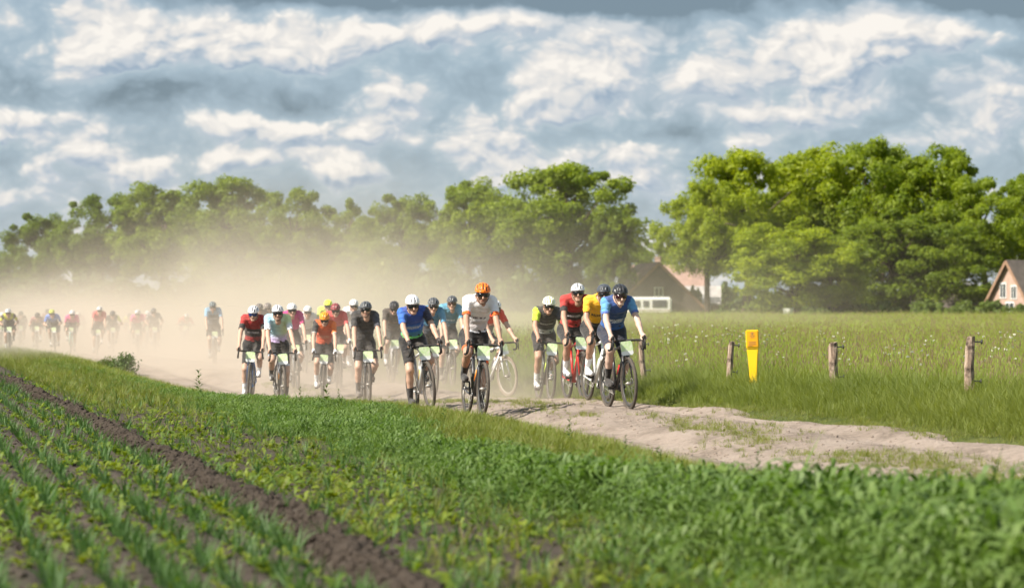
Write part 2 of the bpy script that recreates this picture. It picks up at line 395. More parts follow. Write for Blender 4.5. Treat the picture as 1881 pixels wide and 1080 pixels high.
# ------------------------------------------------------------------ plants that nobody could count: scattered tufts
rs = np.random.RandomState(7)
def blade_mesh(name, mat, n, h, wid, spread, curve, seed, segs=3, heads=None, hfrac=(.6, 1.0), lean=.35):
    r = np.random.RandomState(seed); vs = []; fs = []; mi = []
    for k in range(n):
        a = r.uniform(0, 2 * np.pi); rad = spread * math.sqrt(r.uniform(0, 1)); bx, by = rad * math.cos(a), rad * math.sin(a)
        d = a + r.uniform(-.9, .9); hh = h * r.uniform(*hfrac); cv = curve * r.uniform(.4, 1.3); ln = lean * r.uniform(.1, 1)
        sx, sy = -math.sin(d), math.cos(d); w0 = wid * r.uniform(.7, 1.25)
        tw = r.uniform(-.6, .6)
        o = len(vs)
        for s in range(segs + 1):
            t = s / segs; out = hh * (ln * t + cv * t * t); z = hh * (t - .35 * cv * t * t)
            ww = w0 * (1 - t) ** .7 * (.75 + .5 * min(1, t * 3)) if s < segs else 0
            cx, cy_ = bx + math.cos(d + tw * t) * out, by + math.sin(d + tw * t) * out
            if s < segs: vs += [(cx - sx * ww / 2, cy_ - sy * ww / 2, z), (cx + sx * ww / 2, cy_ + sy * ww / 2, z)]
            else: vs.append((cx, cy_, z))
        for s in range(segs - 1):
            q = o + 2 * s; fs.append((q, q + 1, q + 3, q + 2)); mi.append(0)
        q = o + 2 * (segs - 1); fs.append((q, q + 1, q + 2)); mi.append(0)
        if heads is not None and r.uniform() < heads[0]:
            tip = Vector(vs[-1]); hl, hw = heads[1], heads[2]
            for ang in (0, 1.57):
                cx_, cy2 = math.cos(ang + d) * hw, math.sin(ang + d) * hw; o2 = len(vs)
                vs += [tuple(tip + Vector((0, 0, -hl * .15))), tuple(tip + Vector((cx_, cy2, hl * .3))), tuple(tip + Vector((0, 0, hl))), tuple(tip + Vector((-cx_, -cy2, hl * .3)))]
                fs.append((o2, o2 + 1, o2 + 2, o2 + 3)); mi.append(1)
    me = bpy.data.meshes.new(name); me.from_pydata(vs, [], fs)
    for m_ in (mat if isinstance(mat, list) else [mat]): me.materials.append(m_)
    me.polygons.foreach_set('material_index', mi); me.update(); return me
def broad_mesh(name, mat, n, size, seed, h=.05):
    """a low rosette of broad leaves"""
    r = np.random.RandomState(seed); vs = []; fs = []
    for k in range(n):
        a = r.uniform(0, 2 * np.pi); L = size * r.uniform(.6, 1.2); wd = L * r.uniform(.35, .55); up = r.uniform(.1, .9); z0 = h * r.uniform(0, 1)
        c, s = math.cos(a), math.sin(a); o = len(vs)
        for (t, ww, zz) in ((0, .12, 0), (.45, 1, .75), (.8, .75, .95), (1.05, 0.08, .8)):
            rr = L * t; zq = z0 + L * up * zz
            vs += [(c * rr - s * wd / 2 * ww, s * rr + c * wd / 2 * ww, zq), (c * rr + s * wd / 2 * ww, s * rr - c * wd / 2 * ww, zq)]
        for q in range(3): fs.append((o + 2 * q, o + 2 * q + 1, o + 2 * q + 3, o + 2 * q + 2))
    me = bpy.data.meshes.new(name); me.from_pydata(vs, [], fs); me.materials.append(mat); me.update(); return me
def flower_mesh(name, mats, seed, h=.7):
    r = np.random.RandomState(seed); mb = MB()
    for k in range(4):
        a = r.uniform(0, 6.28); hh = h * r.uniform(.6, 1.05); tip = Vector((math.cos(a) * .14 * r.uniform(.2, 1), math.sin(a) * .14, hh))
        mb.mi = 0; mb.tube([(0, 0, 0), tip * .5 + Vector((0, 0, .06)), tip], [.004, .003, .002], 3, False)
        mb.mi = 1
        for j in range(7):
            q = r.uniform(0, 6.28); rr = .020 * math.sqrt(r.uniform(0, 1)); c = tip + Vector((rr * math.cos(q), rr * math.sin(q), r.uniform(-.008, .01))); e = r.uniform(.006, .011)
            mb.add([c + Vector((-e, 0, 0)), c + Vector((0, -e, .004)), c + Vector((e, 0, 0)), c + Vector((0, e, .004))], [(0, 1, 2, 3)])
            mb.add([c + Vector((-e, 0, -.006)), c + Vector((0, 0, -.004 + -e)), c + Vector((e, 0, -.006)), c + Vector((0, 0, e))], [(0, 1, 2, 3)])
    return mb.mesh(name, mats)
def clod_mesh(name, mat, seed):
    r = np.random.RandomState(seed); bm = bmesh.new(); bmesh.ops.create_icosphere(bm, subdivisions=2, radius=1)
    for v_ in bm.verts: v_.co *= .65 + .7 * r.uniform() * .6 + .1 * math.sin(5 * v_.co.x + seed); v_.co.z *= .7
    me = bpy.data.meshes.new(name); bm.to_mesh(me); bm.free(); me.materials.append(mat); return me

_scat = 0
def scatter(name, meshes, pts, scl, tint, label, cat=None, tilt=.15, rotz=None):
    """one stuff object: points carrying instanced tufts"""
    global _scat; _scat += 1
    n = len(pts)
    c = bpy.data.collections.new('proto_%02d' % _scat)
    for i, me in enumerate(meshes):
        c.objects.link(bpy.data.objects.new('p%02d_%02d' % (_scat, i), me))
    me = bpy.data.meshes.new(name); me.vertices.add(n); me.vertices.foreach_set('co', np.asarray(pts, np.float32).ravel())
    rot = np.stack([rs.normal(0, tilt, n), rs.normal(0, tilt, n), rs.uniform(0, 2 * np.pi, n) if rotz is None else rotz], -1).astype(np.float32)
    a = me.attributes.new('rot', 'FLOAT_VECTOR', 'POINT'); a.data.foreach_set('vector', rot.ravel())
    s3 = np.asarray(scl, np.float32)
    if s3.ndim == 1: s3 = np.repeat(s3[:, None], 3, 1)
    a = me.attributes.new('scl', 'FLOAT_VECTOR', 'POINT'); a.data.foreach_set('vector', s3.ravel())
    a = me.attributes.new('tint', 'FLOAT', 'POINT'); a.data.foreach_set('value', np.clip(tint, 0, 1).astype(np.float32))
    a = me.attributes.new('idx', 'INT', 'POINT'); a.data.foreach_set('value', rs.randint(0, len(meshes), n).astype(np.int32))
    for m_ in meshes[0].materials: me.materials.append(m_)
    ng = bpy.data.node_groups.new('scatter_' + name, 'GeometryNodeTree')
    ng.interface.new_socket('Geometry', in_out='INPUT', socket_type='NodeSocketGeometry')
    ng.interface.new_socket('Geometry', in_out='OUTPUT', socket_type='NodeSocketGeometry')
    N = ng.nodes.new; L = ng.links.new
    gi, go = N('NodeGroupInput'), N('NodeGroupOutput'); io = N('GeometryNodeInstanceOnPoints')
    ci = N('GeometryNodeCollectionInfo'); ci.inputs['Collection'].default_value = c; ci.inputs['Separate Children'].default_value = True; ci.inputs['Reset Children'].default_value = True
    def na(nm, ty):
        q = N('GeometryNodeInputNamedAttribute'); q.data_type = ty; q.inputs['Name'].default_value = nm
        return [s for s in q.outputs if s.enabled and s.name == 'Attribute'][0]
    L(gi.outputs[0], io.inputs['Points']); L(ci.outputs[0], io.inputs['Instance']); io.inputs['Pick Instance'].default_value = True
    L(na('idx', 'INT'), io.inputs['Instance Index']); L(na('rot', 'FLOAT_VECTOR'), io.inputs['Rotation']); L(na('scl', 'FLOAT_VECTOR'), io.inputs['Scale'])
    L(io.outputs[0], go.inputs[0])
    o = link(name, me); md = o.modifiers.new('scatter', 'NODES'); md.node_group = ng
    tag(o, label, cat, kind='stuff'); return o

def in_view(x, y, margin=1.0, ymin=10):
    return (np.abs(x) < .195 * y + margin) & (y > ymin)
def sample(n, wlo, whi, ylo, yhi, power=1.0):
    """random (w, y): y drawn so that nearer ground is denser (power>1)"""
    y = ylo * (yhi / ylo) ** rs.uniform(0, 1, n) if power == 'log' else ylo + (yhi - ylo) * rs.uniform(0, 1, n) ** power
    w = rs.uniform(0, 1, n) * (whi - wlo) + wlo
    x = x_of(w, y); k = in_view(x, y)
    return w[k], x[k], y[k]
def pts3(x, y, dz=0.): return np.stack([x, y, ground_z(x, y) + dz], -1)

M_onion = leaf_mat('onion_leaf', (.042, .100, .026), (.095, .17, .040), .30, tcol=(1.2, 1.5, .6))
M_rye = leaf_mat('cover_crop_leaf', (.070, .140, .028), (.185, .255, .062), .36, tcol=(1.3, 1.5, .5))
M_verge = leaf_mat('verge_grass_leaf', (.095, .145, .022), (.22, .24, .05), .36, dry=(.26, .21, .09))
M_lush = leaf_mat('lush_grass_leaf', (.120, .170, .030), (.24, .27, .065), .40)
M_mead = leaf_mat('meadow_grass_leaf', (.18, .25, .042), (.31, .36, .09), .42, dry=(.27, .22, .09))
M_seed = leaf_mat('seed_head', (.26, .18, .10), (.33, .27, .15), .2, tcol=(1, 1, 1))
M_weed = leaf_mat('weed_leaf', (.075, .145, .015), (.20, .24, .02), .35)
M_petal = plain('white_petal', (.62, .62, .52), .7, .05)
M_stem = plain('green_stem', (.10, .15, .04), .7)
M_clod = plain('soil_clod', (.068, .054, .043), .97, .4, 6, bump=.6, spec=.1)

# onion rows
ROWS = np.arange(-2.0, 2.2, .27)
ww_, yy_ = [], []
for rw in ROWS:
    y = np.exp(np.arange(np.log(10.5), np.log(75), .0042)) + 0; y = y + rs.normal(0, .03, len(y))
    keep = rs.uniform(0, 1, len(y)) < .40 + 1.1 * (fbm(y * .5, np.full(len(y), rw * 9.), 51, 2) - .35)
    y = y[keep]; ww_.append(np.full(len(y), rw) + rs.normal(0, .022, len(y)) - .5 * sstep(38, 75, y)); yy_.append(y)
w, y = np.concatenate(ww_), np.concatenate(yy_); x = x_of(w, y); k = in_view(x, y) & (w < furrow_w(y) - .09); x, y, w = x[k], y[k], w[k]
on = [blade_mesh('onion%d' % i, M_onion, 6, .19, .010, .022, .35, 100 + i, 3, lean=.30) for i in range(6)]
scatter('onion_crop', on, pts3(x, y), .75 + .5 * rs.uniform(0, 1, len(x)), .2 + .6 * rs.uniform(0, 1, len(x)), 'young onion plants growing in straight rows on brown soil', 'onions', .2)
# rows of small seedlings right of the furrow
ww_, yy_ = [], []
for rw in np.arange(2.44, 4.2, .28):
    y = np.exp(np.arange(np.log(10.5), np.log(60), .006)); y = y + rs.normal(0, .04, len(y)); y = y[rs.uniform(0, 1, len(y)) < .34]
    ww_.append(np.full(len(y), rw) + rs.normal(0, .05, len(y)) - .5 * sstep(38, 75, y)); yy_.append(y)
w, y = np.concatenate(ww_), np.concatenate(yy_); x = x_of(w, y); k = in_view(x, y); x, y = x[k], y[k]
scatter('seedlings', on[:4], pts3(x, y), .55 + .5 * rs.uniform(0, 1, len(x)), .3 + .7 * rs.uniform(0, 1, len(x)), 'thin young seedlings between the ploughed ridge and the tall grass', 'seedlings', .25)
# yellow-green weeds between rows
we = [broad_mesh('weed%d' % i, M_weed, 7, .05, 200 + i, .015) for i in range(5)]
w, x, y = sample(26000, -2.2, 4.6, 10.5, 60, 'log')
dens = fbm(w * 1.3, y * .5, 61, 3); k = (rs.uniform(0, 1, len(w)) < (.14 + 2.0 * np.clip(dens - .42, 0, 1) + .10 * sstep(2.6, 3.4, w))) & (np.abs(w - furrow_w(y)) > .06 + .13 * rs.uniform(0, 1, len(w))); x, y, w = x[k], y[k], w[k]
scatter('field_weeds', we, pts3(x, y), .6 + .9 * rs.uniform(0, 1, len(x)) ** 2, rs.uniform(0, 1, len(x)), 'low yellow green weeds spreading over the soil between crop rows', 'weeds', .2)
# clods on the ridge and soil
w1 = furrow_w(np.exp(rs.uniform(np.log(10.5), np.log(60), 3000))); y = np.exp(rs.uniform(np.log(10.5), np.log(60), 3600)); w = furrow_w(y) + rs.normal(.0, .065, len(y)); x = x_of(w, y)
w2, x2, y2 = sample(3000, -2, 4, 10.5, 40, 'log'); s1 = .018 + .040 * rs.uniform(0, 1, len(x)) ** 2.5; s2 = .008 + .018 * rs.uniform(0, 1, len(x2)) ** 2
x, y = np.concatenate([x, x2]), np.concatenate([y, y2]); k = in_view(x, y); s = np.concatenate([s1, s2])[k]; x, y = x[k], y[k]
scatter('soil_clods', [clod_mesh('clod%d' % i, M_clod, 300 + i) for i in range(5)], pts3(x, y, .004), s, rs.uniform(0, 1, len(x)), 'crumbly brown soil clods along the ploughed ridge', 'soil', .6)
# broad bladed cover crop
ry = [blade_mesh('rye%d' % i, M_rye, 9, .33, .022, .06, 1.0, 400 + i, 4, lean=.75, hfrac=(.35, 1.05)) for i in range(5)]
for i in range(4):                                      # leafy plants: an upright stem with arching leaves
    r_ = np.random.RandomState(450 + i); mb = MB(); hh = .30
    for st_ in range(2):
        bx = Vector((r_.uniform(-.04, .04), r_.uniform(-.04, .04), 0)); tp = bx + Vector((r_.uniform(-.05, .05), r_.uniform(-.05, .05), hh * r_.uniform(.8, 1.1)))
        mb.tube([bx, bx.lerp(tp, .5), tp], [.005, .004, .002], 4, False)
        for q in range(7):
            t_ = .18 + .8 * q / 7; a_ = q * 2.5 + r_.uniform(-.4, .4); L_ = .145 * r_.uniform(.7, 1.2); wd_ = .012 * r_.uniform(.8, 1.3); b0 = bx.lerp(tp, t_); d_ = Vector((math.cos(a_), math.sin(a_), 0)); sd_ = Vector((-d_.y, d_.x, 0)) * wd_
            m1 = b0 + d_ * L_ * .45 + Vector((0, 0, L_ * .55)); m2 = b0 + d_ * L_ * .9 + Vector((0, 0, L_ * .5)); m3 = b0 + d_ * L_ * 1.15 + Vector((0, 0, L_ * .15))
            mb.add([b0 - sd_ * .4, b0 + sd_ * .4, m1 - sd_, m1 + sd_, m2 - sd_ * .8, m2 + sd_ * .8, m3], [(0, 1, 3, 2), (2, 3, 5, 4), (4, 5, 6)])
    ry.append(mb.mesh('leafy%d' % i, M_rye))
w, x, y = sample(44000, 3.3, 6.6, 10.3, 70, 'log')
left = np.interp(y, [10, 14, 18, 25, 32, 45, 70], [4.2, 4.15, 4.1, 4.0, 4.1, 4.0, 3.4]) + .8 * (fbm(y * .5, w * .3, 71, 3) - .5)
right = np.interp(y, [10, 14, 16, 20, 26, 33, 38, 45, 70], [6.3, 5.9, 5.2, 4.75, 5.0, 6.2, 6.2, 5.4, 4.8]) + .7 * (fbm(y * .6, w * .3, 73, 3) - .5)
core = sstep(left - .3, left + .5, w) * sstep(right + .35, right - .3, w)
hmap = np.interp(y, [10, 13, 15, 18, 22, 30, 45, 70], [1.12, 1.08, .95, .74, .58, .46, .42, .45])
k = rs.uniform(0, 1, len(w)) < .03 * (w < 4.6) + core * np.clip(-.25 + 2.0 * fbm(w * 1.6, y * .7, 75, 3), .12, 1); x, y, w, core, hm = x[k], y[k], w[k], core[k], hmap[k]
scatter('cover_crop', ry, pts3(x, y), hm * (.55 + .45 * core) * (.45 + .5 * fbm(w * 1.9, y * .8, 79, 2) + .5 * rs.uniform(0, 1, len(x))), .05 + .55 * fbm(w * 1.4, y * .5, 77, 3) + .4 * rs.uniform(0, 1, len(x)), 'dense bright green broad bladed grass beside the dirt track', 'grass', .22)
# verge grass on the field side of the track
vg = [blade_mesh('verge%d' % i, M_verge, 16, .17, .007, .09, .5, 500 + i, 3, lean=.5) for i in range(6)]
w, x, y = sample(56000, 2.6, 7.0, 10.3, 110, 'log')
el = edge_l(y); d = el - w
pk = sstep(-.25, .15, d + .5 * (fbm(y * 1.1, w, 81, 3) - .5)) * (sstep(2.2, .5, d) * .75 + .25 * sstep(30, 45, y) + .02)
k = rs.uniform(0, 1, len(w)) < pk; x, y, w = x[k], y[k], w[k]
scatter('verge_grass', vg, pts3(x, y), (.7 + .7 * rs.uniform(0, 1, len(x))) * np.interp(y, [10, 20, 40, 60, 110], [.85, .65, .7, 1.0, 1.3]), .6 * fbm(w * .9, y * .35, 83, 3) + .45 * rs.uniform(0, 1, len(x)), 'short yellowish grass on the bank along the track', 'grass', .2)
# grass and weeds in the middle and sides of the track
w, x, y = sample(26000, 6.0, 11.0, 17, 60, 'log')
el, er = edge_l(y), edge_r(y); mid = (el + er) / 2
pm = np.exp(-((w - mid - .05) / .38) ** 2) * sstep(.36, .54, fbm(w * .9, y * .28, 91, 3)) * .9 + .9 * sstep(er - .45, er + .1, w + .5 * (fbm(y * .8, w, 93, 2) - .5)) + .5 * sstep(el + .4, el, w)
k = rs.uniform(0, 1, len(w)) < pm; x, y, w = x[k], y[k], w[k]
scatter('track_grass', vg, np.stack([x, y, np.maximum(track_z(w, x, y), ground_z(x, y)) - .004], -1), .22 + .3 * rs.uniform(0, 1, len(x)), .4 + .6 * rs.uniform(0, 1, len(x)), 'sparse short grass along the crown and edge of the track', 'grass', .2)
w, x, y = sample(2600, 6.2, 10.3, 16, 45, 'log'); el, er = edge_l(y), edge_r(y); k = (w > el - .1) & (w < er + .1); w, x, y = w[k], x[k], y[k]
scatter('track_stones', [clod_mesh('stone%d' % i, plain('sandy_stone', (.24, .195, .16), .95, .4, 9, spec=.1), 330 + i) for i in range(4)], np.stack([x, y, track_z(w, x, y)], -1), .006 + .022 * rs.uniform(0, 1, len(x)) ** 3, rs.uniform(0, 1, len(x)), 'loose crumbs of sand and small stones on the track', 'stones', .5)
# lush verge between track and fence
lu = [blade_mesh('lush%d' % i, M_lush, 22, .42, .007, .13, .55, 600 + i, 4, lean=.4) for i in range(6)]
w, x, y = sample(30000, 10.0, 13.6, 20, 120, 'log')
er = edge_r(y); pk = sstep(er + .05, er + .55, w + .5 * (fbm(y * .5, w, 95, 3) - .5)) * sstep(14.5, 12.2, w) + .1
hs = np.interp(w - er, [0, .4, 1.2, 3], [.35, .6, .95, 1.1]) * (.75 + .5 * fbm(w * .6, y * .22, 97, 3))
k = rs.uniform(0, 1, len(w)) < pk * (w > er - .05); x, y, w, hs = x[k], y[k], w[k], hs[k]
scatter('lush_verge', lu, pts3(x, y), hs * (.75 + .45 * rs.uniform(0, 1, len(x))), .7 * fbm(w * .7, y * .25, 99, 3) + .35 * rs.uniform(0, 1, len(x)), 'tall lush grass between the track and the fence posts', 'grass', .16)
# meadow
me_ = [blade_mesh('meadow%d' % i, [M_mead, M_seed], 22, .55, .008, .20, .35, 700 + i, 3, (.07, .06, .008), lean=.3) for i in range(7)]
n = 60000
y = 26 * (345 / 26) ** rs.uniform(0, 1, n); x = rs.uniform(-1, 1, n) * (.195 * y + 1); w = w_of(x, y)
k = (w > 11.6 + .8 * fbm(y * .3, w * .3, 101, 2)); x, y, w = x[k], y[k], w[k]
sc = np.interp(y, [26, 60, 120, 345], [.85, 1.0, 1.15, 1.45]) * (.7 + .5 * rs.uniform(0, 1, len(x)))
sc3 = np.stack([sc * np.interp(y, [26, 100, 345], [1, 1.6, 4]), sc * np.interp(y, [26, 100, 345], [1, 1.6, 4]), sc], -1)
scatter('meadow_grass', me_, pts3(x, y), sc3, .55 * fbm(w * .12, y * .05, 103, 4) + .25 * fbm(w * .8, y * .2, 105, 2) + .3 * rs.uniform(0, 1, len(x)), 'tall pale meadow grass with reddish seed heads behind the fence', 'grass', .12)
fl = [flower_mesh('flower%d' % i, [M_stem, M_petal], 800 + i) for i in range(4)]
y = 33 * (110 / 33) ** (rs.uniform(0, 1, 9000) ** 1.3); x = rs.uniform(-.02, 1, 9000) * (.195 * y + 1); w = w_of(x, y)
k = (w > 12.4) & (rs.uniform(0, 1, 9000) < (np.clip(fbm(w * .45, y * .25, 107, 3) - .45, 0, 1) * .45) * np.interp(w, [12.4, 14, 18, 40], [1, .8, .25, .05])); x, y = x[k], y[k]
scatter('meadow_flowers', fl, pts3(x, y), .8 + .35 * rs.uniform(0, 1, len(x)), rs.uniform(0, 1, len(x)), 'small white umbel flowers scattered through the meadow', 'flowers', .15)
# ------------------------------------------------------------------ trees
M_bark = plain('bark', (.085, .066, .048), .95, .4, 3, bump=.8, spec=.1)
M_leaf = leaf_mat('tree_leaf', (.095, .140, .013), (.225, .265, .024), .50, instancer=False, tcol=(1.5, 1.5, .4), objcol=True)
M_bush = leaf_mat('bush_leaf', (.055, .095, .016), (.125, .165, .030), .35, instancer=False, objcol=True)

def leaf_cloud(r, centers, radii, per, size, flat=.72):
    C = np.repeat(centers, per, 0); Rd = np.repeat(radii, per)
    n = len(C)
    d = r.normal(0, 1, (n, 3)); d /= np.linalg.norm(d, axis=1, keepdims=True)
    rad = Rd * r.uniform(.25, 1, n) ** .5 * (1 + .25 * r.normal(0, 1, n) * .5)
    p = C + d * rad[:, None] * np.array([1, 1, flat])
    nrm = d * .9 + np.array([0, 0, .25]) + r.normal(0, .55, (n, 3)); nrm /= np.linalg.norm(nrm, axis=1, keepdims=True)
    t = np.cross(nrm, r.normal(0, 1, (n, 3))); t /= np.linalg.norm(t, axis=1, keepdims=True); bt = np.cross(nrm, t)
    s = size * r.uniform(.6, 1.35, n)[:, None]
    v = np.stack([p - t * s, p + bt * s * .55 + nrm * s * .12, p + t * s, p - bt * s * .55 + nrm * s * .12], 1).reshape(-1, 3)
    f = np.arange(n * 4).reshape(-1, 4)
    return v, f
def tree_proto(seed, H=20., CR=7., z0=.33, n_cl=135, per=270, size=.205, top=.5, stems=1):
    r = np.random.RandomState(seed); cs = []; rr = []
    lob = r.uniform(0, 6.28, 4); amp = r.uniform(.08, .22, 4)
    while len(cs) < n_cl:
        t = r.uniform(0, 1); z = H * (z0 + (1 - z0) * t)
        prof = math.sin(math.pi * (.10 + .86 * t) ** (.80 + top * .25)) ** .55
        if r.uniform(0, 1) > prof ** 1.5: continue
        a = r.uniform(0, 2 * np.pi); asym = 1 + sum(amp[k] * math.sin((k + 1) * a + lob[k] + t * 3) for k in range(4))
        q = r.uniform(.05, 1) ** .5
        rad = CR * prof * min(1.14, asym) * q
        cs.append((rad * math.cos(a), rad * math.sin(a), z - .3)); rr.append(r.uniform(.75, 1.95) * (1.15 - .45 * t))
    cs = np.array(cs); rr = np.array(rr)
    v, f = leaf_cloud(r, cs, rr, per, size, .86)
    v[:, 2] = np.maximum(v[:, 2], 1.0)
    crown = mesh_np('crown', v, f, [M_leaf])
    mb = MB(); zt = H * (z0 + .1)
    for s_ in range(stems):
        ox, oy = (0, 0) if stems == 1 else (r.uniform(-.9, .9), r.uniform(-.9, .9))
        pts = [Vector((ox, oy, -.6)), Vector((ox * 1.1, oy, .4)), Vector((ox * 1.3 + r.uniform(-.3, .3), oy + r.uniform(-.3, .3), zt * .55)), Vector((ox * 1.6 + r.uniform(-.5, .5), oy, zt)), Vector((ox * 2 + r.uniform(-.9, .9), oy + r.uniform(-.9, .9), H * .8))]
        k = .62 if stems > 1 else 1
        mb.tube(pts, [.85 * k, .58 * k, .44 * k, .36 * k, .08 * k], 9)
        idx = r.choice(n_cl, 20, False)
        for i in idx:
            e = Vector(cs[i]); tt = r.uniform(.45, .95); a_ = pts[2].lerp(pts[3], min(1, tt)) if e.z < zt + 4 else pts[3].lerp(pts[4], r.uniform(0, .6))
            m_ = a_.lerp(e, .5) + Vector((0, 0, r.uniform(-.2, .9)))
            mb.tube([a_, m_, e], [.20 * k, .11 * k, .03], 5, False)
    return mb.mesh('trunk', M_bark, True), crown
protos = [tree_proto(11), tree_proto(12, CR=7.6, n_cl=155, z0=.30), tree_proto(13, CR=6.4, n_cl=120, z0=.34, top=.9), tree_proto(14, CR=8.0, n_cl=145, z0=.36), tree_proto(15, CR=6.0, n_cl=120, z0=.18, stems=2),
          tree_proto(16, CR=7.4, n_cl=60, z0=.30, per=150, size=.22), tree_proto(17, CR=7.0, n_cl=150, z0=.16, stems=3)]
def tree(px, top, Y, wpx, proto, tint, label, rz=0., base=None, group='trees along the far edge of the fields'):
    s = FPX / Y; X = (px - 940.5) / s; zg = gz(X, Y) if base is None else base
    H = (HORIZON - top) / s + CAMH - zg
    tr, cr = protos[proto]
    e = tag(link('tree', None, loc=(X, Y, zg), rot=(0, 0, rz)), label, 'tree', group)
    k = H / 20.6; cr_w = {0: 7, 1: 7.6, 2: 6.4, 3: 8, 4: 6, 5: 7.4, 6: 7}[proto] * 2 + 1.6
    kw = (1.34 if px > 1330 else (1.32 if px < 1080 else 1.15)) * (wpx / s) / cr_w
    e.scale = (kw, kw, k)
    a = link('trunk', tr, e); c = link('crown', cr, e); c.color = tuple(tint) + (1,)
    return e
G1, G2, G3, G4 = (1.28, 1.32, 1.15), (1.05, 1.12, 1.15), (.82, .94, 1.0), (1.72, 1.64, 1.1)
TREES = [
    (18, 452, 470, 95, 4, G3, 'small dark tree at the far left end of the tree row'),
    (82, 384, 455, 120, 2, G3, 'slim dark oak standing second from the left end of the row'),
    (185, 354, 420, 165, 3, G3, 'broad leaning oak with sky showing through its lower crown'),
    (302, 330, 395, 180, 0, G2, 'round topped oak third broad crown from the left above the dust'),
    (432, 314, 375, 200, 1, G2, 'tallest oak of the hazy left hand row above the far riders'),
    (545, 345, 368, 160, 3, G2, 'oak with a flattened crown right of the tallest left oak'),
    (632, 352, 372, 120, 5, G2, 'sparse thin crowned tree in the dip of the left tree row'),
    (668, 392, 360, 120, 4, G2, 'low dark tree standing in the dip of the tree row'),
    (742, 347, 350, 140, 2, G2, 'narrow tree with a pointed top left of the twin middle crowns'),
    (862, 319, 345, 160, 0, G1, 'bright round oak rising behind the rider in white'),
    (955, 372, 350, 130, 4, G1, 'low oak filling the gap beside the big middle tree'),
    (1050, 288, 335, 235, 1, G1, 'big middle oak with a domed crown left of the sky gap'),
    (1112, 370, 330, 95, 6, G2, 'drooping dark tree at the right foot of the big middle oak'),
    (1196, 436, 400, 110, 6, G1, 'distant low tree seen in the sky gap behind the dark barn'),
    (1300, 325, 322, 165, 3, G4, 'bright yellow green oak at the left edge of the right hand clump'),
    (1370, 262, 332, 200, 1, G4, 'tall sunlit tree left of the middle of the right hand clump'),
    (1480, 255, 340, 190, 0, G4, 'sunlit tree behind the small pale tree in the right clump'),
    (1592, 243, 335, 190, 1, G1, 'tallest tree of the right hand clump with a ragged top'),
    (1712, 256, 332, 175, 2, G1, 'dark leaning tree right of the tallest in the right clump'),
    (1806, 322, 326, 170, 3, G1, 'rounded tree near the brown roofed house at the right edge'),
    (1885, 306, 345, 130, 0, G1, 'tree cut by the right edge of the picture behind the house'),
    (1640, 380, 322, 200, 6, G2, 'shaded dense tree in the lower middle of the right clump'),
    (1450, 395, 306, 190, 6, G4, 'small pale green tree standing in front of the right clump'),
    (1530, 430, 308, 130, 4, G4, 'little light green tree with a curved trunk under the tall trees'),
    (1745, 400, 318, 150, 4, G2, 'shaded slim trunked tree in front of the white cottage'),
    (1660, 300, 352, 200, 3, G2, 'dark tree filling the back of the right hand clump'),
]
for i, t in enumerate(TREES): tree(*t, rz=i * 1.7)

def bush_mesh(seed, n_cl, per, size, fl=.8, mat=None):
    r = np.random.RandomState(seed); cs = []; rr = []
    for k in range(n_cl):
        a = r.uniform(0, 6.28); q = r.uniform(0, 1) ** .6; cs.append((q * math.cos(a) * .75, q * math.sin(a) * .75, .25 + .55 * r.uniform(0, 1) * (1 - .5 * q))); rr.append(r.uniform(.18, .36))
    v, f = leaf_cloud(r, np.array(cs), np.array(rr), per, size, fl); v[:, 2] = np.maximum(v[:, 2], .0)
    mb = MB()
    for k in range(6):
        c = Vector(cs[k]); mb.tube([(0, 0, -.08), c * .5, c], [.03, .02, .008], 5, False)
    return mesh_np('foliage', v, f, [mat or M_bush]), mb.mesh('stem', M_bark, True)
bushes = [bush_mesh(31 + i, 20, 90, .085) for i in range(4)]
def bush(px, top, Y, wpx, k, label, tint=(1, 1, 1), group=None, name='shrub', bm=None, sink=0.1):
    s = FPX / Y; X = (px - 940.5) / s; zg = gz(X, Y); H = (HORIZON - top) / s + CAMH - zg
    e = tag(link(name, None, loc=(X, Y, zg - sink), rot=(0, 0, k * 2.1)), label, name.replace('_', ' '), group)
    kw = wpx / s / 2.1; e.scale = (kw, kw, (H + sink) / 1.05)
    fo, st = (bm or bushes)[k % 4]; a = link('foliage', fo, e); a.color = tuple(tint) + (1,); link('stem', st, e); return e
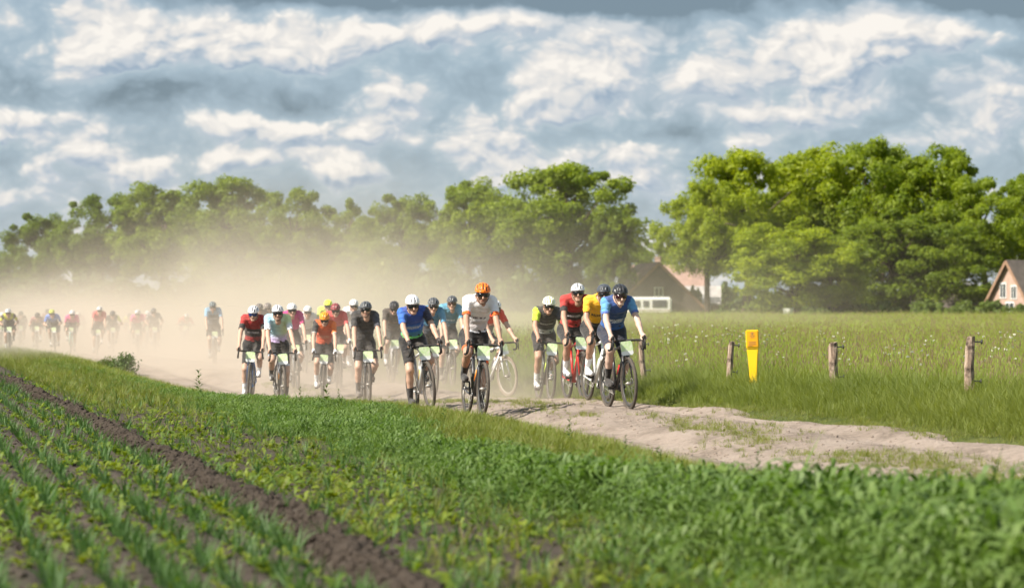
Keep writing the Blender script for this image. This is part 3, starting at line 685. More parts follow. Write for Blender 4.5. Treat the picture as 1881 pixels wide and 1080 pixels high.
for i, (px, top, Y, wd, tint, lab) in enumerate([
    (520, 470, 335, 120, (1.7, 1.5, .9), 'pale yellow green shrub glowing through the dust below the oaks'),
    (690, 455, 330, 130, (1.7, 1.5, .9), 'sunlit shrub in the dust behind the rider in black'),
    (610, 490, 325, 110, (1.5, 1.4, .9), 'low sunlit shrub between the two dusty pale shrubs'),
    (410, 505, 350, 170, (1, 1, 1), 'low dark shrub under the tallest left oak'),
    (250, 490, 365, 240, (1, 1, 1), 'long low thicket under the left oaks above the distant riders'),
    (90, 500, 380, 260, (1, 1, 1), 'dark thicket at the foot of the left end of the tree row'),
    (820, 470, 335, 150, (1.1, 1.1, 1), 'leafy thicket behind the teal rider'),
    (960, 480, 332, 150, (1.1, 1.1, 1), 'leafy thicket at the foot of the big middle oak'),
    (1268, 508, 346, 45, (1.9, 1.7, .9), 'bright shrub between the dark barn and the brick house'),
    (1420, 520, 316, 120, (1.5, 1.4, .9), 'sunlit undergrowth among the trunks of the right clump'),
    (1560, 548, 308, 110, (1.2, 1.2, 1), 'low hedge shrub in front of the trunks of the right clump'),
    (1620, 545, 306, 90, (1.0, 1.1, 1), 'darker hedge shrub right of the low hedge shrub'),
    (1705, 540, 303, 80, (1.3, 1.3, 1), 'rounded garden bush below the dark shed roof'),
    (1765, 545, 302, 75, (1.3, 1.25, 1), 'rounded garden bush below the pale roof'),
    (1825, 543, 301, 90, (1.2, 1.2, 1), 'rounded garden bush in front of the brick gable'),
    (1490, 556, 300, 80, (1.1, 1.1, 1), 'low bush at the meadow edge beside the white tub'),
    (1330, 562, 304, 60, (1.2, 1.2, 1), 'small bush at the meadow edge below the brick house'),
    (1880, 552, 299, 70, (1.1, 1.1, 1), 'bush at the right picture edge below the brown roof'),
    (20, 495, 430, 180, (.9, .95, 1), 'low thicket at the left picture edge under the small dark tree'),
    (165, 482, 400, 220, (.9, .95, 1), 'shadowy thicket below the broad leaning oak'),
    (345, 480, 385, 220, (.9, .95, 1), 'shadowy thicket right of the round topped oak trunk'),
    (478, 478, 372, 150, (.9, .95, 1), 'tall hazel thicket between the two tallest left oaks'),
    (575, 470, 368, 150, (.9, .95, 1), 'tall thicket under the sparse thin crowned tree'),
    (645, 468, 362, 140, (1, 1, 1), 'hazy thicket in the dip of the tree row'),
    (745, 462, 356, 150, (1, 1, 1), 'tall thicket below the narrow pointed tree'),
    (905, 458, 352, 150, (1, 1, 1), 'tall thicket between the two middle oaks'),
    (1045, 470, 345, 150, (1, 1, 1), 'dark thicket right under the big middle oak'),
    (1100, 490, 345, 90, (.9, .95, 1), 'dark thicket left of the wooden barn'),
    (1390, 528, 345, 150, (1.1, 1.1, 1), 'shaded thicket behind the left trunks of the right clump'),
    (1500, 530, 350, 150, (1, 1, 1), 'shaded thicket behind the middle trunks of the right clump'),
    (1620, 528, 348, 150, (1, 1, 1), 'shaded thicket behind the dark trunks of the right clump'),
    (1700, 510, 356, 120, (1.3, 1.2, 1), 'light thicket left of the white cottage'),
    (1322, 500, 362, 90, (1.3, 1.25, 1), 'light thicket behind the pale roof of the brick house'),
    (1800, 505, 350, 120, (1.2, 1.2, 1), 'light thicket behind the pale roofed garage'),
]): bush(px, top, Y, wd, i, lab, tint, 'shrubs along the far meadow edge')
M_bush2 = leaf_mat('bramble_leaf', (.045, .085, .014), (.10, .15, .028), .3, instancer=False, objcol=True)
bush2 = [bush_mesh(61 + i, 26, 60, .055, mat=M_bush2) for i in range(2)] * 2
bush(228, 640, 66, 88, 0, 'dark green bramble bush on the bank left of the dusty track', (1, 1.05, 1), None, 'bramble', bush2, .05)
bush(196, 648, 67.5, 50, 1, 'smaller dry tipped bramble leaning against the dark bramble bush', (1.4, 1.2, 1), None, 'bramble', bush2, .05)

# ------------------------------------------------------------------ buildings beyond the meadow
M_wood = plain('weathered_boards', (.115, .088, .070), .9, .3, .8); M_brick = plain('pink_brick', (.40, .275, .22), .9, .2, 1.5)
M_roofd = plain('dark_tiles', (.10, .082, .070), .9, .3, 1.2); M_roofp = plain('pale_tiles', (.38, .355, .34), .6, .25, 1.0); M_roofr = plain('red_tiles', (.30, .19, .155), .85, .3, 1.0)
M_white = plain('white_paint', (.78, .77, .74), .6, .06, 1); M_glass = plain('window_glass', (.04, .05, .055), .12, .1, 2); M_trim = plain('timber_trim', (.28, .17, .11), .8, .2, 2)
def house(name, label, loc, rz, Wd, D, eave, ridge, mw, mr, openings=(), chimney=None, over=.35, trim=None):
    """gable ends face local -y and +y, ridge along y"""
    e = tag(link(name, None, loc=loc, rot=(0, 0, rz)), label, 'house' if name != 'barn' else 'barn')
    h = Wd / 2; mb = MB()
    prof = [(-h, -.3), (h, -.3), (h, eave), (0, ridge), (-h, eave)]
    vs = [(a, -D / 2, c) for a, c in prof] + [(a, D / 2, c) for a, c in prof]
    mb.add(vs, [(0, 1, 2, 3, 4), (9, 8, 7, 6, 5), (0, 5, 6, 1), (1, 6, 7, 2), (4, 9, 5, 0), (2, 7, 8, 3), (3, 8, 9, 4)]); mb.build('wall', mw, e)
    mb = MB(); sl = (ridge - eave) / h
    for s in (-1, 1):
        a0, a1 = 0.0, s * (h + over); z0, z1 = ridge + .06, ridge + .06 - sl * (h + over); T = .2
        y0, y1 = -D / 2 - over, D / 2 + over
        vs = [(a0, y0, z0), (a1, y0, z1), (a1, y1, z1), (a0, y1, z0), (a0, y0, z0 + T), (a1, y0, z1 + T), (a1, y1, z1 + T), (a0, y1, z0 + T)]
        mb.add(vs, [(0, 1, 2, 3), (4, 7, 6, 5), (0, 4, 5, 1), (1, 5, 6, 2), (2, 6, 7, 3), (3, 7, 4, 0)])
    ro = mb.build('roof', mr, e)
    if trim:
        mb = MB()
        for s in (-1, 1):
            q = Vector((s * (h + over), 0, -sl * (h + over))); ang = math.atan2(q.z, q.x); L = q.length
            mb.box((q.x / 2, -D / 2 - over - .06, ridge + .06 + q.z / 2), (L, .1, .32), Matrix.Rotation(-ang, 3, 'Y'))
        mb.build('bargeboard', trim, e)
    if chimney:
        mb = MB(); mb.box((0, chimney, ridge + .5), (.7, .7, 1.5)); mb.box((0, chimney, ridge + 1.3), (.85, .85, .14)); mb.build('chimney', M_brick, ro)
    for (face, a, z, ow, oh) in openings:
        f = MB(); g = MB()
        if face == 'g':
            f.box((a, -D / 2 - .03, z), (ow + .24, .12, oh + .24)); g.box((a, -D / 2 - .085, z), (ow, .06, oh)); g2 = ((a, -D / 2 - .11, z), (.08, .05, oh))
        else:
            s = 1 if face == 'r' else -1
            f.box((s * (h + .03), a, z), (.12, ow + .24, oh + .24)); g.box((s * (h + .085), a, z), (.06, ow, oh)); g2 = ((s * (h + .11), a, z), (.05, .08, oh))
        fo = f.build('window', M_white, e); g.build('pane', M_glass, fo); m2 = MB(); m2.box(*g2); m2.build('glazing_bar', M_white, fo)
    return e
def at(px, Y): x = (px - 940.5) / FPX * Y; return (x, Y, gz(x, Y))
house('barn', 'dark wooden barn gable behind the white caravan', at(1190, 338), R(8), 11.0, 14, 1.3, 6.6, M_wood, M_roofr, [('g', 0, 3.2, .9, .9)], None, .3, M_trim)
house('farmhouse', 'red tiled farmhouse with a chimney behind the dark barn', at(1222, 372), R(78), 8, 11, 3.0, 7.0, M_brick, M_roofr, [('l', 1.5, 1.8, 1.2, 1.3)], 1.0)
house('brick_house', 'pink brick house with a pale shining roof beside the dark barn', at(1284, 352), R(86), 6.5, 5.0, 1.9, 3.9, M_brick, M_roofp, [('l', 1.1, 1.1, .9, 1.0), ('l', -1.0, 1.1, .9, 1.0)])
house('gable_house', 'brown roofed house with a sunlit brick gable at the right edge', at(1932, 306), R(-62), 7.6, 12, 1.6, 6.35, M_brick, M_roofd, [('g', -1.0, 3.2, .9, 1.5), ('g', .9, 3.0, .8, 1.3), ('g', 0.2, 1.2, 1.3, 1.2)], None, .45, M_trim)
house('cottage', 'small white cottage with a grey roof between the right hand trunks', at(1745, 345), R(-50), 4.4, 6, 2.4, 4.6, M_white, M_roofp, [('g', .4, 2.6, .7, .8)])
house('shed', 'low dark shed roof behind the rounded garden bushes', at(1720, 318), R(84), 4.6, 5.5, 1.3, 2.7, M_wood, M_roofd)
house('garage', 'pale roofed garage beside the brown roofed house', at(1806, 330), R(80), 4.6, 5.2, 1.9, 3.4, M_brick, M_roofp)

# caravan
def caravan():
    X, Y, z = at(1190, 318); e = tag(link('caravan', None, loc=(X, Y, z), rot=(0, 0, R(4))), 'white caravan parked in front of the dark barn', 'caravan')
    bm = bmesh.new(); bmesh.ops.create_cube(bm, size=1)
    for q in bm.verts: q.co = Vector((q.co.x * 5.4, q.co.y * 2.1, q.co.z * 2.0 + 1.55))
    for q in bm.verts:
        if q.co.z > 2 and q.co.x < 0: q.co.x += .35
    bmesh.ops.bevel(bm, geom=bm.edges[:], offset=.22, segments=3, affect='EDGES')
    me = bpy.data.meshes.new('body'); bm.to_mesh(me); bm.free(); me.materials.append(M_white); link('body', me, e)
    for (a, ww_, hh) in ((-1.55, .9, .6), (-.35, .55, .6), (1.25, 1.6, .75)):
        f = MB(); f.box((a, -1.07, 1.75), (ww_ + .12, .06, hh + .12)); fo = f.build('window', plain('grey_rubber', (.25, .25, .24), .6), e)
        g = MB(); g.box((a, -1.11, 1.75), (ww_, .05, hh)); g.build('pane', M_glass, fo)
    st = MB(); st.box((0, -1.06, 1.0), (5.0, .04, .12)); st.build('stripe', plain('beige_stripe', (.5, .42, .33), .5), e)
    for s in (-1, 1):
        wl = MB(); wl.torus((0, 0, 0), .25, .09, nu=20, nv=8); wl.build('wheel', plain('tyre_rubber', (.025, .025, .025), .85), e, loc=(0, s * .95, .33), rot=(0, 0, R(90)))
    d = MB(); d.tube([(-2.6, -.5, .55), (-3.6, 0, .5)], .05, 6); d.tube([(-2.6, .5, .55), (-3.6, 0, .5)], .05, 6); d.build('drawbar', plain('galvanised', (.4, .4, .4), .5, metal=.7), e)
caravan()
def tub():
    X, Y, z = at(1448, 301); e = tag(link('water_tub', None, loc=(X, Y, z)), 'small white tub at the meadow edge below the right clump', 'tub')
    n = 14; vs = []; fs = []
    for (r_, h_) in ((.5, 0), (.62, .95), (.66, 1.0), (.58, 1.0), (.5, .25)):
        vs += [(r_ * math.cos(2 * math.pi * k / n), r_ * math.sin(2 * math.pi * k / n), h_ + .25) for k in range(n)]
    for q in range(4): fs += [(q * n + k, q * n + (k + 1) % n, (q + 1) * n + (k + 1) % n, (q + 1) * n + k) for k in range(n)]
    mb = MB(); mb.add(vs, fs); mb.build('wall', M_white, e)
    mb = MB(); mb.box((0, 0, .12), (.9, .9, .26)); mb.build('base', M_wood, e)
tub()

# ------------------------------------------------------------------ fence posts and pipeline marker
def post_mat():
    m, b, out = new_mat('weathered_post'); tc = b.n('ShaderNodeTexCoord').outputs['Object']
    n1 = b.noise(b.v('MULTIPLY', tc, (9, 9, 1.6)), 3, 5, .65); n2 = b.noise(tc, 5, 4, .6)
    c = b.ramp(n1, [(.3, (.10, .065, .045)), (.48, (.26, .185, .135)), (.68, (.44, .35, .27))])
    c = b.mix(b.rng(n2, .52, .62), c, (.06, .04, .028))
    bs = b.n('ShaderNodeBsdfPrincipled'); b.put(bs.inputs['Base Color'], c); bs.inputs['Roughness'].default_value = .9
    bp = b.n('ShaderNodeBump'); bp.inputs['Strength'].default_value = .8; b.put(bp.inputs['Height'], n1); b.put(bs.inputs['Normal'], bp.outputs[0])
    b.t.links.new(bs.outputs[0], out.inputs['Surface']); return m
M_post = post_mat(); M_ins = plain('black_insulator', (.02, .02, .02), .5)
for i, (px, s, top, rad, lean, lab) in enumerate([
    (1041, 104, 622, .045, 3, 'thin brown fence post behind the lime jersey rider'),
    (1184, 120, 626, .045, -4, 'leaning brown fence post right of the blue jersey rider'),
    (1337, 133, 626, .042, 4, 'slim weathered fence post left of the yellow marker'),
    (1532, 150, 629, .058, -1, 'stout mossy fence post right of the yellow marker'),
    (1780, 171, 618, .055, 1, 'thick pale topped fence post nearest the right edge')]):
    Y = FPX / s; X = (px - 940.5) / s; z = gz(X, Y); H = CAMH - (top - HORIZON) / s - z
    e = tag(link('fence_post', None, loc=(X, Y, z), rot=(0, R(lean), i * .9 * 0)), lab, 'fence post', 'posts of the meadow fence')
    r = np.random.RandomState(40 + i); mb = MB(); n = 9
    rings = [(-.25, 1.05), (0, 1.05), (H * .3, .95 + .1 * r.rand()), (H * .6, 1.0), (H * .9, .93), (H, .78)]
    vs = []
    for (h_, k) in rings: vs += [(rad * k * (1 + .16 * r.uniform(-1, 1)) * math.cos(2 * math.pi * q / n) + .006 * math.sin(h_ * 9), rad * k * (1 + .16 * r.uniform(-1, 1)) * math.sin(2 * math.pi * q / n), h_ + (r.uniform(-.02, .012) if h_ == H else 0)) for q in range(n)]
    fs = [(a * n + q, a * n + (q + 1) % n, (a + 1) * n + (q + 1) % n, (a + 1) * n + q) for a in range(len(rings) - 1) for q in range(n)] + [tuple((len(rings) - 1) * n + q for q in range(n))]
    mb.add(vs, fs); mb.build('timber', M_post, e)
    for zz in (H - .055, H * .42):
        b_ = MB(); b_.tube([(rad * .8, -.02, zz), (rad + .05, -.03, zz)], .009, 6); b_.torus((rad + .062, -.03, zz), .018, .009, nu=12, nv=6); b_.build('insulator', M_ins, e)

def marker():
    s = 140.; Y = FPX / s; X = (1385 - 940.5) / s; z = gz(X, Y); H = CAMH - (606 - HORIZON) / s - z
    e = tag(link('marker_post', None, loc=(X, Y, z), rot=(0, R(-1.5), R(-8))), 'yellow plastic marker post with a flared sign head by the fence', 'marker post')
    M_y = plain('yellow_plastic', (.86, .56, .012), .42, .05, 4); M_o = plain('orange_panel', (.80, .36, .006), .45, .06, 10); M_mk = plain('grey_brown_print', (.36, .20, .07), .6)
    def loft(sec, name, mat, bev=.008):
        bm = bmesh.new(); rows = []
        for (zz, w0, d0, yo) in sec: rows.append([bm.verts.new((sx * w0 / 2, yo + sy * d0 / 2, zz)) for sx, sy in ((-1, -1), (1, -1), (1, 1), (-1, 1))])
        for a, c in zip(rows, rows[1:]):
            for k in range(4): bm.faces.new((a[k], a[(k + 1) % 4], c[(k + 1) % 4], c[k]))
        bm.faces.new(rows[0][::-1]); bm.faces.new(rows[-1])
        bmesh.ops.bevel(bm, geom=bm.edges[:], offset=bev, segments=2, affect='EDGES')
        me = bpy.data.meshes.new(name); bm.to_mesh(me); bm.free(); me.materials.append(mat); return link(name, me, e)
    hz = H - .245
    loft([(-.3, .085, .085, 0), (0, .088, .085, 0), (hz * .55, .105, .085, 0), (hz * .88, .135, .085, 0), (hz - .003, .158, .088, 0)], 'post', M_y)
    hd = loft([(hz, .164, .096, -.002), (hz + .02, .168, .104, -.004), (H, .170, .104, -.004)], 'sign_head', M_y, .010)
    p = MB(); p.box((0, -.0585, hz + .13), (.142, .005, .205)); p.build('sign_panel', M_o, hd)
    zz = hz + .195
    marks = [((0, zz), (.012, .05)), ((0, zz + .006), (.055, .009)), ((-.02, zz - .024), (.03, .007)), ((.022, zz - .024), (.03, .007)), ((0, zz - .046), (.05, .008)), ((0, hz + .09), (.10, .006)), ((0, hz + .072), (.085, .006)), ((0, hz + .056), (.11, .006)), ((-.025, hz + .038), (.05, .005))]
    for q, ((a, c), (ww_, hh)) in enumerate(marks):
        k = MB(); k.box((a, -.063 - .0003 * (q % 2), c), (ww_, .003, hh)); k.build('printed_mark', M_mk, hd)
marker()

# ------------------------------------------------------------------ single weeds standing clear of the grass
def weed_parts(seed, h, n, L, wd):
    r = np.random.RandomState(seed); st = MB(); tip = Vector((r.uniform(-.05, .05) * h, r.uniform(-.05, .05) * h, h))
    st.tube([(0, 0, -.03), tip * .5 + Vector((.01, 0, 0)), tip], [.008, .006, .003], 6)
    lf = MB()
    for k in range(n):
        t = .15 + .85 * k / n; a = k * 2.4 + r.uniform(-.3, .3); c, s = math.cos(a), math.sin(a); ll = L * (1.25 - .75 * t) * r.uniform(.75, 1.2); up = .25 + .75 * t
        b0 = tip * t; side = Vector((-s, c, 0)) * wd * ll
        p1 = b0 + Vector((c, s, up)) * ll * .5; p2 = b0 + Vector((c, s, up * .55)) * ll
        lf.add([b0, p1 - side, p2, p1 + side, p1 - Vector((0, 0, .02 * ll))], [(0, 1, 4), (1, 2, 4), (2, 3, 4), (3, 0, 4)])
    return st.mesh('stem', M_stem), lf.mesh('leaves', M_bush2)
M_w2 = [weed_parts(91, 1.0, 22, .34, .20), weed_parts(92, 1.0, 26, .26, .26), weed_parts(93, 1.0, 16, .42, .24)]
for i, (px, top, base, h, lab) in enumerate([
    (1047, 770, 812, 0, 'tall leafy weed at the track edge left of the other weeds'), (1150, 800, 838, 1, 'pair topped weed between the tall weed and the thistle cluster'),
    (1210, 822, 850, 2, 'spreading weed at the lower edge of the sandy track'), (1392, 832, 905, 1, 'dense upright thistle standing out against the sandy track'),
    (1450, 850, 905, 0, 'short weed right of the upright thistle'), (366, 680, 705, 0, 'thin reddish weed on the bank below the lone dusty rider'),
    (552, 712, 742, 1, 'small thistle in front of the rider in orange'), (600, 708, 745, 2, 'broad dark weed right of the rider in orange'), (622, 716, 745, 1, 'small weed beside the broad dark weed'),
    (1368, 690, 722, 2, 'dark leafy weed left of the yellow marker foot'), (1402, 700, 722, 1, 'small dark weed right of the yellow marker foot'), (815, 740, 772, 0, 'small weed at the bank left of the leading rider')]):
    s = (base - HORIZON) / (CAMH - .08); Y = FPX / s; X = (px - 940.5) / s; z = gz(X, Y); H = max(.12, CAMH - (top - HORIZON) / s - z)
    e = tag(link('weed', None, loc=(X, Y, z), rot=(0, 0, i * 1.3)), lab, 'weed', 'weeds standing along the track')
    st, lf = M_w2[h]; link('stem', st, e); a = link('leaves', lf, e); a.color = (1, 1, 1, 1); e.scale = (H * .9, H * .9, H)
# ------------------------------------------------------------------ riders: bodies grown from smooth-blended limbs (one surface per body)
def seg_dist(Pn, A, B, ra, rb, sc=(1, 1, 1)):
    sc = np.asarray(sc, float); A = np.asarray(A, float); B = np.asarray(B, float); mid = (A + B) / 2
    p = (Pn - mid) / sc; a = (A - mid) / sc; ab = (B - A) / sc
    t = np.clip(((p - a) @ ab) / max(1e-9, float(ab @ ab)), 0, 1)
    return np.linalg.norm(p - a - t[..., None] * ab, axis=-1) - (ra + (rb - ra) * t), t
def sdf_grid(prims, lo, hi, h, sub=()):
    lo = np.asarray(lo, float); n = np.ceil((np.asarray(hi) - lo) / h).astype(int) + 1
    ax = [lo[i] + h * np.arange(n[i]) for i in range(3)]
    D = np.full(n, 9.0)
    def box(A, B, r, sc):
        A = np.asarray(A, float); B = np.asarray(B, float); m = (np.asarray(sc, float) * r) + .09
        a, b_ = np.minimum(A, B) - m, np.maximum(A, B) + m
        return tuple(slice(max(0, int((a[i] - lo[i]) / h)), min(n[i], int((b_[i] - lo[i]) / h) + 2)) for i in range(3))
    def pts(sl): return np.stack(np.meshgrid(ax[0][sl[0]], ax[1][sl[1]], ax[2][sl[2]], indexing='ij'), -1)
    for (lab, A, B, ra, rb, sc, k) in prims:
        sl = box(A, B, max(ra, rb), sc); q = pts(sl)
        if q.size == 0: continue
        d, _ = seg_dist(q, A, B, ra, rb, sc); c = D[sl]
        hh = np.clip(.5 + .5 * (c - d) / k, 0, 1); D[sl] = c * (1 - hh) + d * hh - k * hh * (1 - hh)
    for (A, r, k) in sub:
        sl = box(A, A, r, (1, 1, 1)); q = pts(sl); d = -(np.linalg.norm(q - np.asarray(A), axis=-1) - r); c = D[sl]
        hh = np.clip(.5 - .5 * (c - d) / k, 0, 1); D[sl] = c * (1 - hh) + d * hh + k * hh * (1 - hh)
    return surface_nets(D, lo, h)
def surface_nets(D, lo, h):
    s = D < 0
    cnt = np.zeros(np.array(D.shape) - 1, int)
    cs = [(i, j, k) for i in (0, 1) for j in (0, 1) for k in (0, 1)]
    def cor(a, c): return a[c[0]:a.shape[0] - 1 + c[0], c[1]:a.shape[1] - 1 + c[1], c[2]:a.shape[2] - 1 + c[2]]
    for c in cs: cnt += cor(s, c)
    act = (cnt > 0) & (cnt < 8); idx = np.full(act.shape, -1, np.int64); I = np.argwhere(act); idx[act] = np.arange(len(I))
    vals = {c: D[I[:, 0] + c[0], I[:, 1] + c[1], I[:, 2] + c[2]] for c in cs}
    acc = np.zeros((len(I), 3)); w = np.zeros(len(I))
    for a in cs:
        for ax in range(3):
            if a[ax] == 0:
                b_ = list(a); b_[ax] = 1; b_ = tuple(b_); va, vb = vals[a], vals[b_]; x = (va < 0) != (vb < 0)
                t = np.where(x, va / np.where(x, va - vb, 1), 0); p = np.tile(np.array(a, float), (len(I), 1)); p[:, ax] += t
                acc[x] += p[x]; w += x
    V = (I + acc / w[:, None]) * h + np.asarray(lo); F = []
    for ax in range(3):
        a0 = [slice(1, -1)] * 3; a0[ax] = slice(0, -1); a1 = list(a0); a1[ax] = slice(1, None)
        A_, B_ = s[tuple(a0)], s[tuple(a1)]
        for flip, mk in ((False, A_ & ~B_), (True, ~A_ & B_)):
            E = np.argwhere(mk); E = E + np.array([0 if i == ax else 1 for i in range(3)])
            if len(E) == 0: continue
            o1, o2 = [(1, 2), (2, 0), (0, 1)][ax]; q = []
            for (d1, d2) in ((-1, -1), (0, -1), (0, 0), (-1, 0)):
                C = E.copy(); C[:, o1] += d1; C[:, o2] += d2; q.append(idx[C[:, 0], C[:, 1], C[:, 2]])
            q = np.stack(q, -1); F.append(q[:, ::-1] if flip else q)
    return V, np.concatenate(F)
def vnormals(V, F):
    n = np.cross(V[F[:, 2]] - V[F[:, 0]], V[F[:, 3]] - V[F[:, 1]]); N = np.zeros_like(V)
    for k in range(4): np.add.at(N, F[:, k], n)
    return N / (np.linalg.norm(N, axis=1, keepdims=True) + 1e-12)
def relax(V, F, it=2, lam=.5):
    for _ in range(it):
        A = np.zeros_like(V); c = np.zeros(len(V))
        for k in range(4):
            np.add.at(A, F[:, k], V[F[:, (k + 1) % 4]]); np.add.at(c, F[:, k], 1)
        V = V + lam * (A / np.maximum(c, 1)[:, None] - V)
    return V
def ik(A, B, l1, l2, pole):
    A = np.asarray(A, float); B = np.asarray(B, float); d = B - A; L = np.linalg.norm(d)
    if L > (l1 + l2) * .995: k = L / ((l1 + l2) * .995); l1 *= k; l2 *= k
    u = d / L; a = (l1 * l1 - l2 * l2 + L * L) / (2 * L); hgt = math.sqrt(max(0, l1 * l1 - a * a))
    p = np.asarray(pole, float); p = p - u * (p @ u); p /= np.linalg.norm(p)
    return A + u * a + p * hgt

def cloth_mat(name, rough=.75, sheen=.2):
    m, b, out = new_mat(name); c = b.n('ShaderNodeAttribute', attribute_name='Col').outputs['Color']
    tc = b.n('ShaderNodeTexCoord').outputs['Object']
    mk = b.n('ShaderNodeAttribute', attribute_name='Mk'); lx_, ly_, lz_ = b.sep(tc)
    let = b.noise(b.xyz(b.m('MULTIPLY', lx_, 95), b.m('MULTIPLY', lz_, 42), 3.0), 1, 1, .5)
    c = b.mix(b.m('MULTIPLY', b.m('GREATER_THAN', mk.outputs['Alpha'], .42), b.rng(let, .42, .50)), c, mk.outputs['Color'])
    c = b.mix(b.rng(b.noise(tc, 9, 4, .6), .35, .75, 0, .16), c, (.34, .28, .22))                # a little road dust
    bs = b.n('ShaderNodeBsdfPrincipled'); b.put(bs.inputs['Base Color'], c); bs.inputs['Roughness'].default_value = rough; bs.inputs['Sheen Weight'].default_value = sheen
    bs.inputs['Specular IOR Level'].default_value = .3
    bp = b.n('ShaderNodeBump'); bp.inputs['Strength'].default_value = .9; bp.inputs['Distance'].default_value = .03; b.put(bp.inputs['Height'], b.noise(b.v('MULTIPLY', tc, (12, 12, 26)), 1, 3, .5)); b.put(bs.inputs['Normal'], bp.outputs[0])
    b.t.links.new(bs.outputs[0], out.inputs['Surface']); return m
def skin_mat():
    m, b, out = new_mat('skin'); c = b.n('ShaderNodeAttribute', attribute_name='Col').outputs['Color']
    tc = b.n('ShaderNodeTexCoord').outputs['Object']; c = b.mix(b.rng(b.noise(tc, 14, 4, .6), .4, .8, 0, .25), c, (.36, .21, .145))
    bs = b.n('ShaderNodeBsdfPrincipled'); b.put(bs.inputs['Base Color'], c); bs.inputs['Roughness'].default_value = .5
    bs.inputs['Subsurface Weight'].default_value = .0; bs.inputs['Specular IOR Level'].default_value = .4
    b.t.links.new(bs.outputs[0], out.inputs['Surface']); return m
M_cloth, M_skin = cloth_mat('jersey_fabric'), skin_mat()
M_lens = plain('dark_lens', (.012, .012, .014), .12, .1, 5, spec=.7); M_blk = plain('black_trim', (.022, .022, .023), .6, .2); M_tape = plain('bar_tape', (.028, .027, .026), .8, .3, 20)
def colored(name, V, F, col, mat, parent=None):
    me = mesh_np(name, V, F, [mat], True); mk = None
    if isinstance(col, tuple): col, mk = col
    if mk is None: mk = np.zeros((len(V), 4))
    me.color_attributes.new('Mk', 'FLOAT_COLOR', 'POINT').data.foreach_set('color', np.asarray(mk, np.float32).ravel())
    a = me.color_attributes.new('Col', 'FLOAT_COLOR', 'POINT')
    c = np.ones((len(V), 4), np.float32); c[:, :3] = col; a.data.foreach_set('color', c.ravel())
    return link(name, me, parent)
def submesh(V, F, keep):
    f = F[keep[F].all(1)]; u, inv = np.unique(f.ravel(), return_inverse=True); return u, inv.reshape(-1, 4)

BAR_Z, HOODX = .915, .215
def helmet(parent, hc, Rh, col, vcol, style, name='helmet'):
    na, nb = 57, 69; al = np.radians(np.linspace(-84, 84, na)); be = np.radians(np.linspace(-2, 196, nb))
    A, B = np.meshgrid(al, be, indexing='ij')
    rx, ry, rz = .101, .140, .112
    if style == 'aero': rx, ry, rz = .100, .142, .114
    lane = (np.degrees(A) + 90) / 25.7; fr = lane - np.floor(lane); ln = np.floor(lane).astype(int)
    bd = np.degrees(B)
    vent = (fr > .24) & (fr < .80) & (np.cos(A) > .5)
    od = (ln % 2) * 8
    vent &= ((bd > 9 + od) & (bd < 44 + od)) | ((bd > 58 - od) & (bd < 104)) | ((bd > 118) & (bd < 152))
    if style == 'aero': vent = (np.abs(np.degrees(A)) > 9) & (np.abs(np.degrees(A)) < 24) & (bd > 14) & (bd < 58)
    if style == 'smooth': vent &= (bd < 40) & (np.abs(np.degrees(A)) < 40)
    k = np.where(vent, .925, 1.0 + .012 * np.cos(A * 14))
    X = rx * np.sin(A) * k; Y = -ry * np.cos(A) ** .9 * np.cos(B) * k; Z = rz * np.cos(A) ** .85 * np.sin(B) * k
    drop = np.clip((Y + .14) / .28, 0, 1)
    V = np.stack([X, Y + .012, Z + .035 - .012 * drop], -1).reshape(-1, 3)
    i = np.arange(na * nb).reshape(na, nb); F = np.stack([i[:-1, :-1], i[:-1, 1:], i[1:, 1:], i[1:, :-1]], -1).reshape(-1, 4)[:, ::-1]
    fv = vent.reshape(-1)[F].sum(1) >= 3
    V = V @ Rh.T + hc
    m1 = plain('helmet_shell', tuple(col), .32, .06, 6, coat=.3); m2 = plain('helmet_vent', tuple(vcol), .6)
    o = link(name, mesh_np(name, V, F, [m1, m2], True, fv.astype(int)), parent)
    md = o.modifiers.new('rim', 'SOLIDIFY'); md.thickness = .012; md.offset = -1
    st = MB()
    for s in (-1, 1):
        p = [np.array(q) @ Rh.T + hc for q in ((s * .090, -.035, .02), (s * .078, -.03, -.06), (s * .03, -.05, -.128), (0, -.055, -.137))]; st.tube(p, .004, 4)
    st.build('chin_strap', M_blk, o)
def glasses(parent, hc, Rh, lens):
    na, nz = 19, 4; a = np.radians(np.linspace(-66, 66, na)); z = np.linspace(-.038, .014, nz); A, Z = np.meshgrid(a, z, indexing='ij')
    nose = np.exp(-(np.degrees(A) / 7) ** 2) * .016; Zb = np.where(Z < -.02, Z + nose, Z) + .006 * np.cos(A)
    V = np.stack([.083 * np.sin(A), -.112 * np.cos(A) ** .8 - .004, Zb], -1).reshape(-1, 3)
    i = np.arange(na * nz).reshape(na, nz); F = np.stack([i[:-1, :-1], i[1:, :-1], i[1:, 1:], i[:-1, 1:]], -1).reshape(-1, 4)
    o = link('sunglasses', mesh_np('sunglasses', V @ Rh.T + hc, F, [lens], True), parent); md = o.modifiers.new('t', 'SOLIDIFY'); md.thickness = .004
    for s in (-1, 1):
        t = MB(); t.tube([np.array(q) @ Rh.T + hc for q in ((s * .077, -.045, .005), (s * .082, .0, .0), (s * .080, .03, -.006))], .004, 5); t.build('temple', M_blk, o)

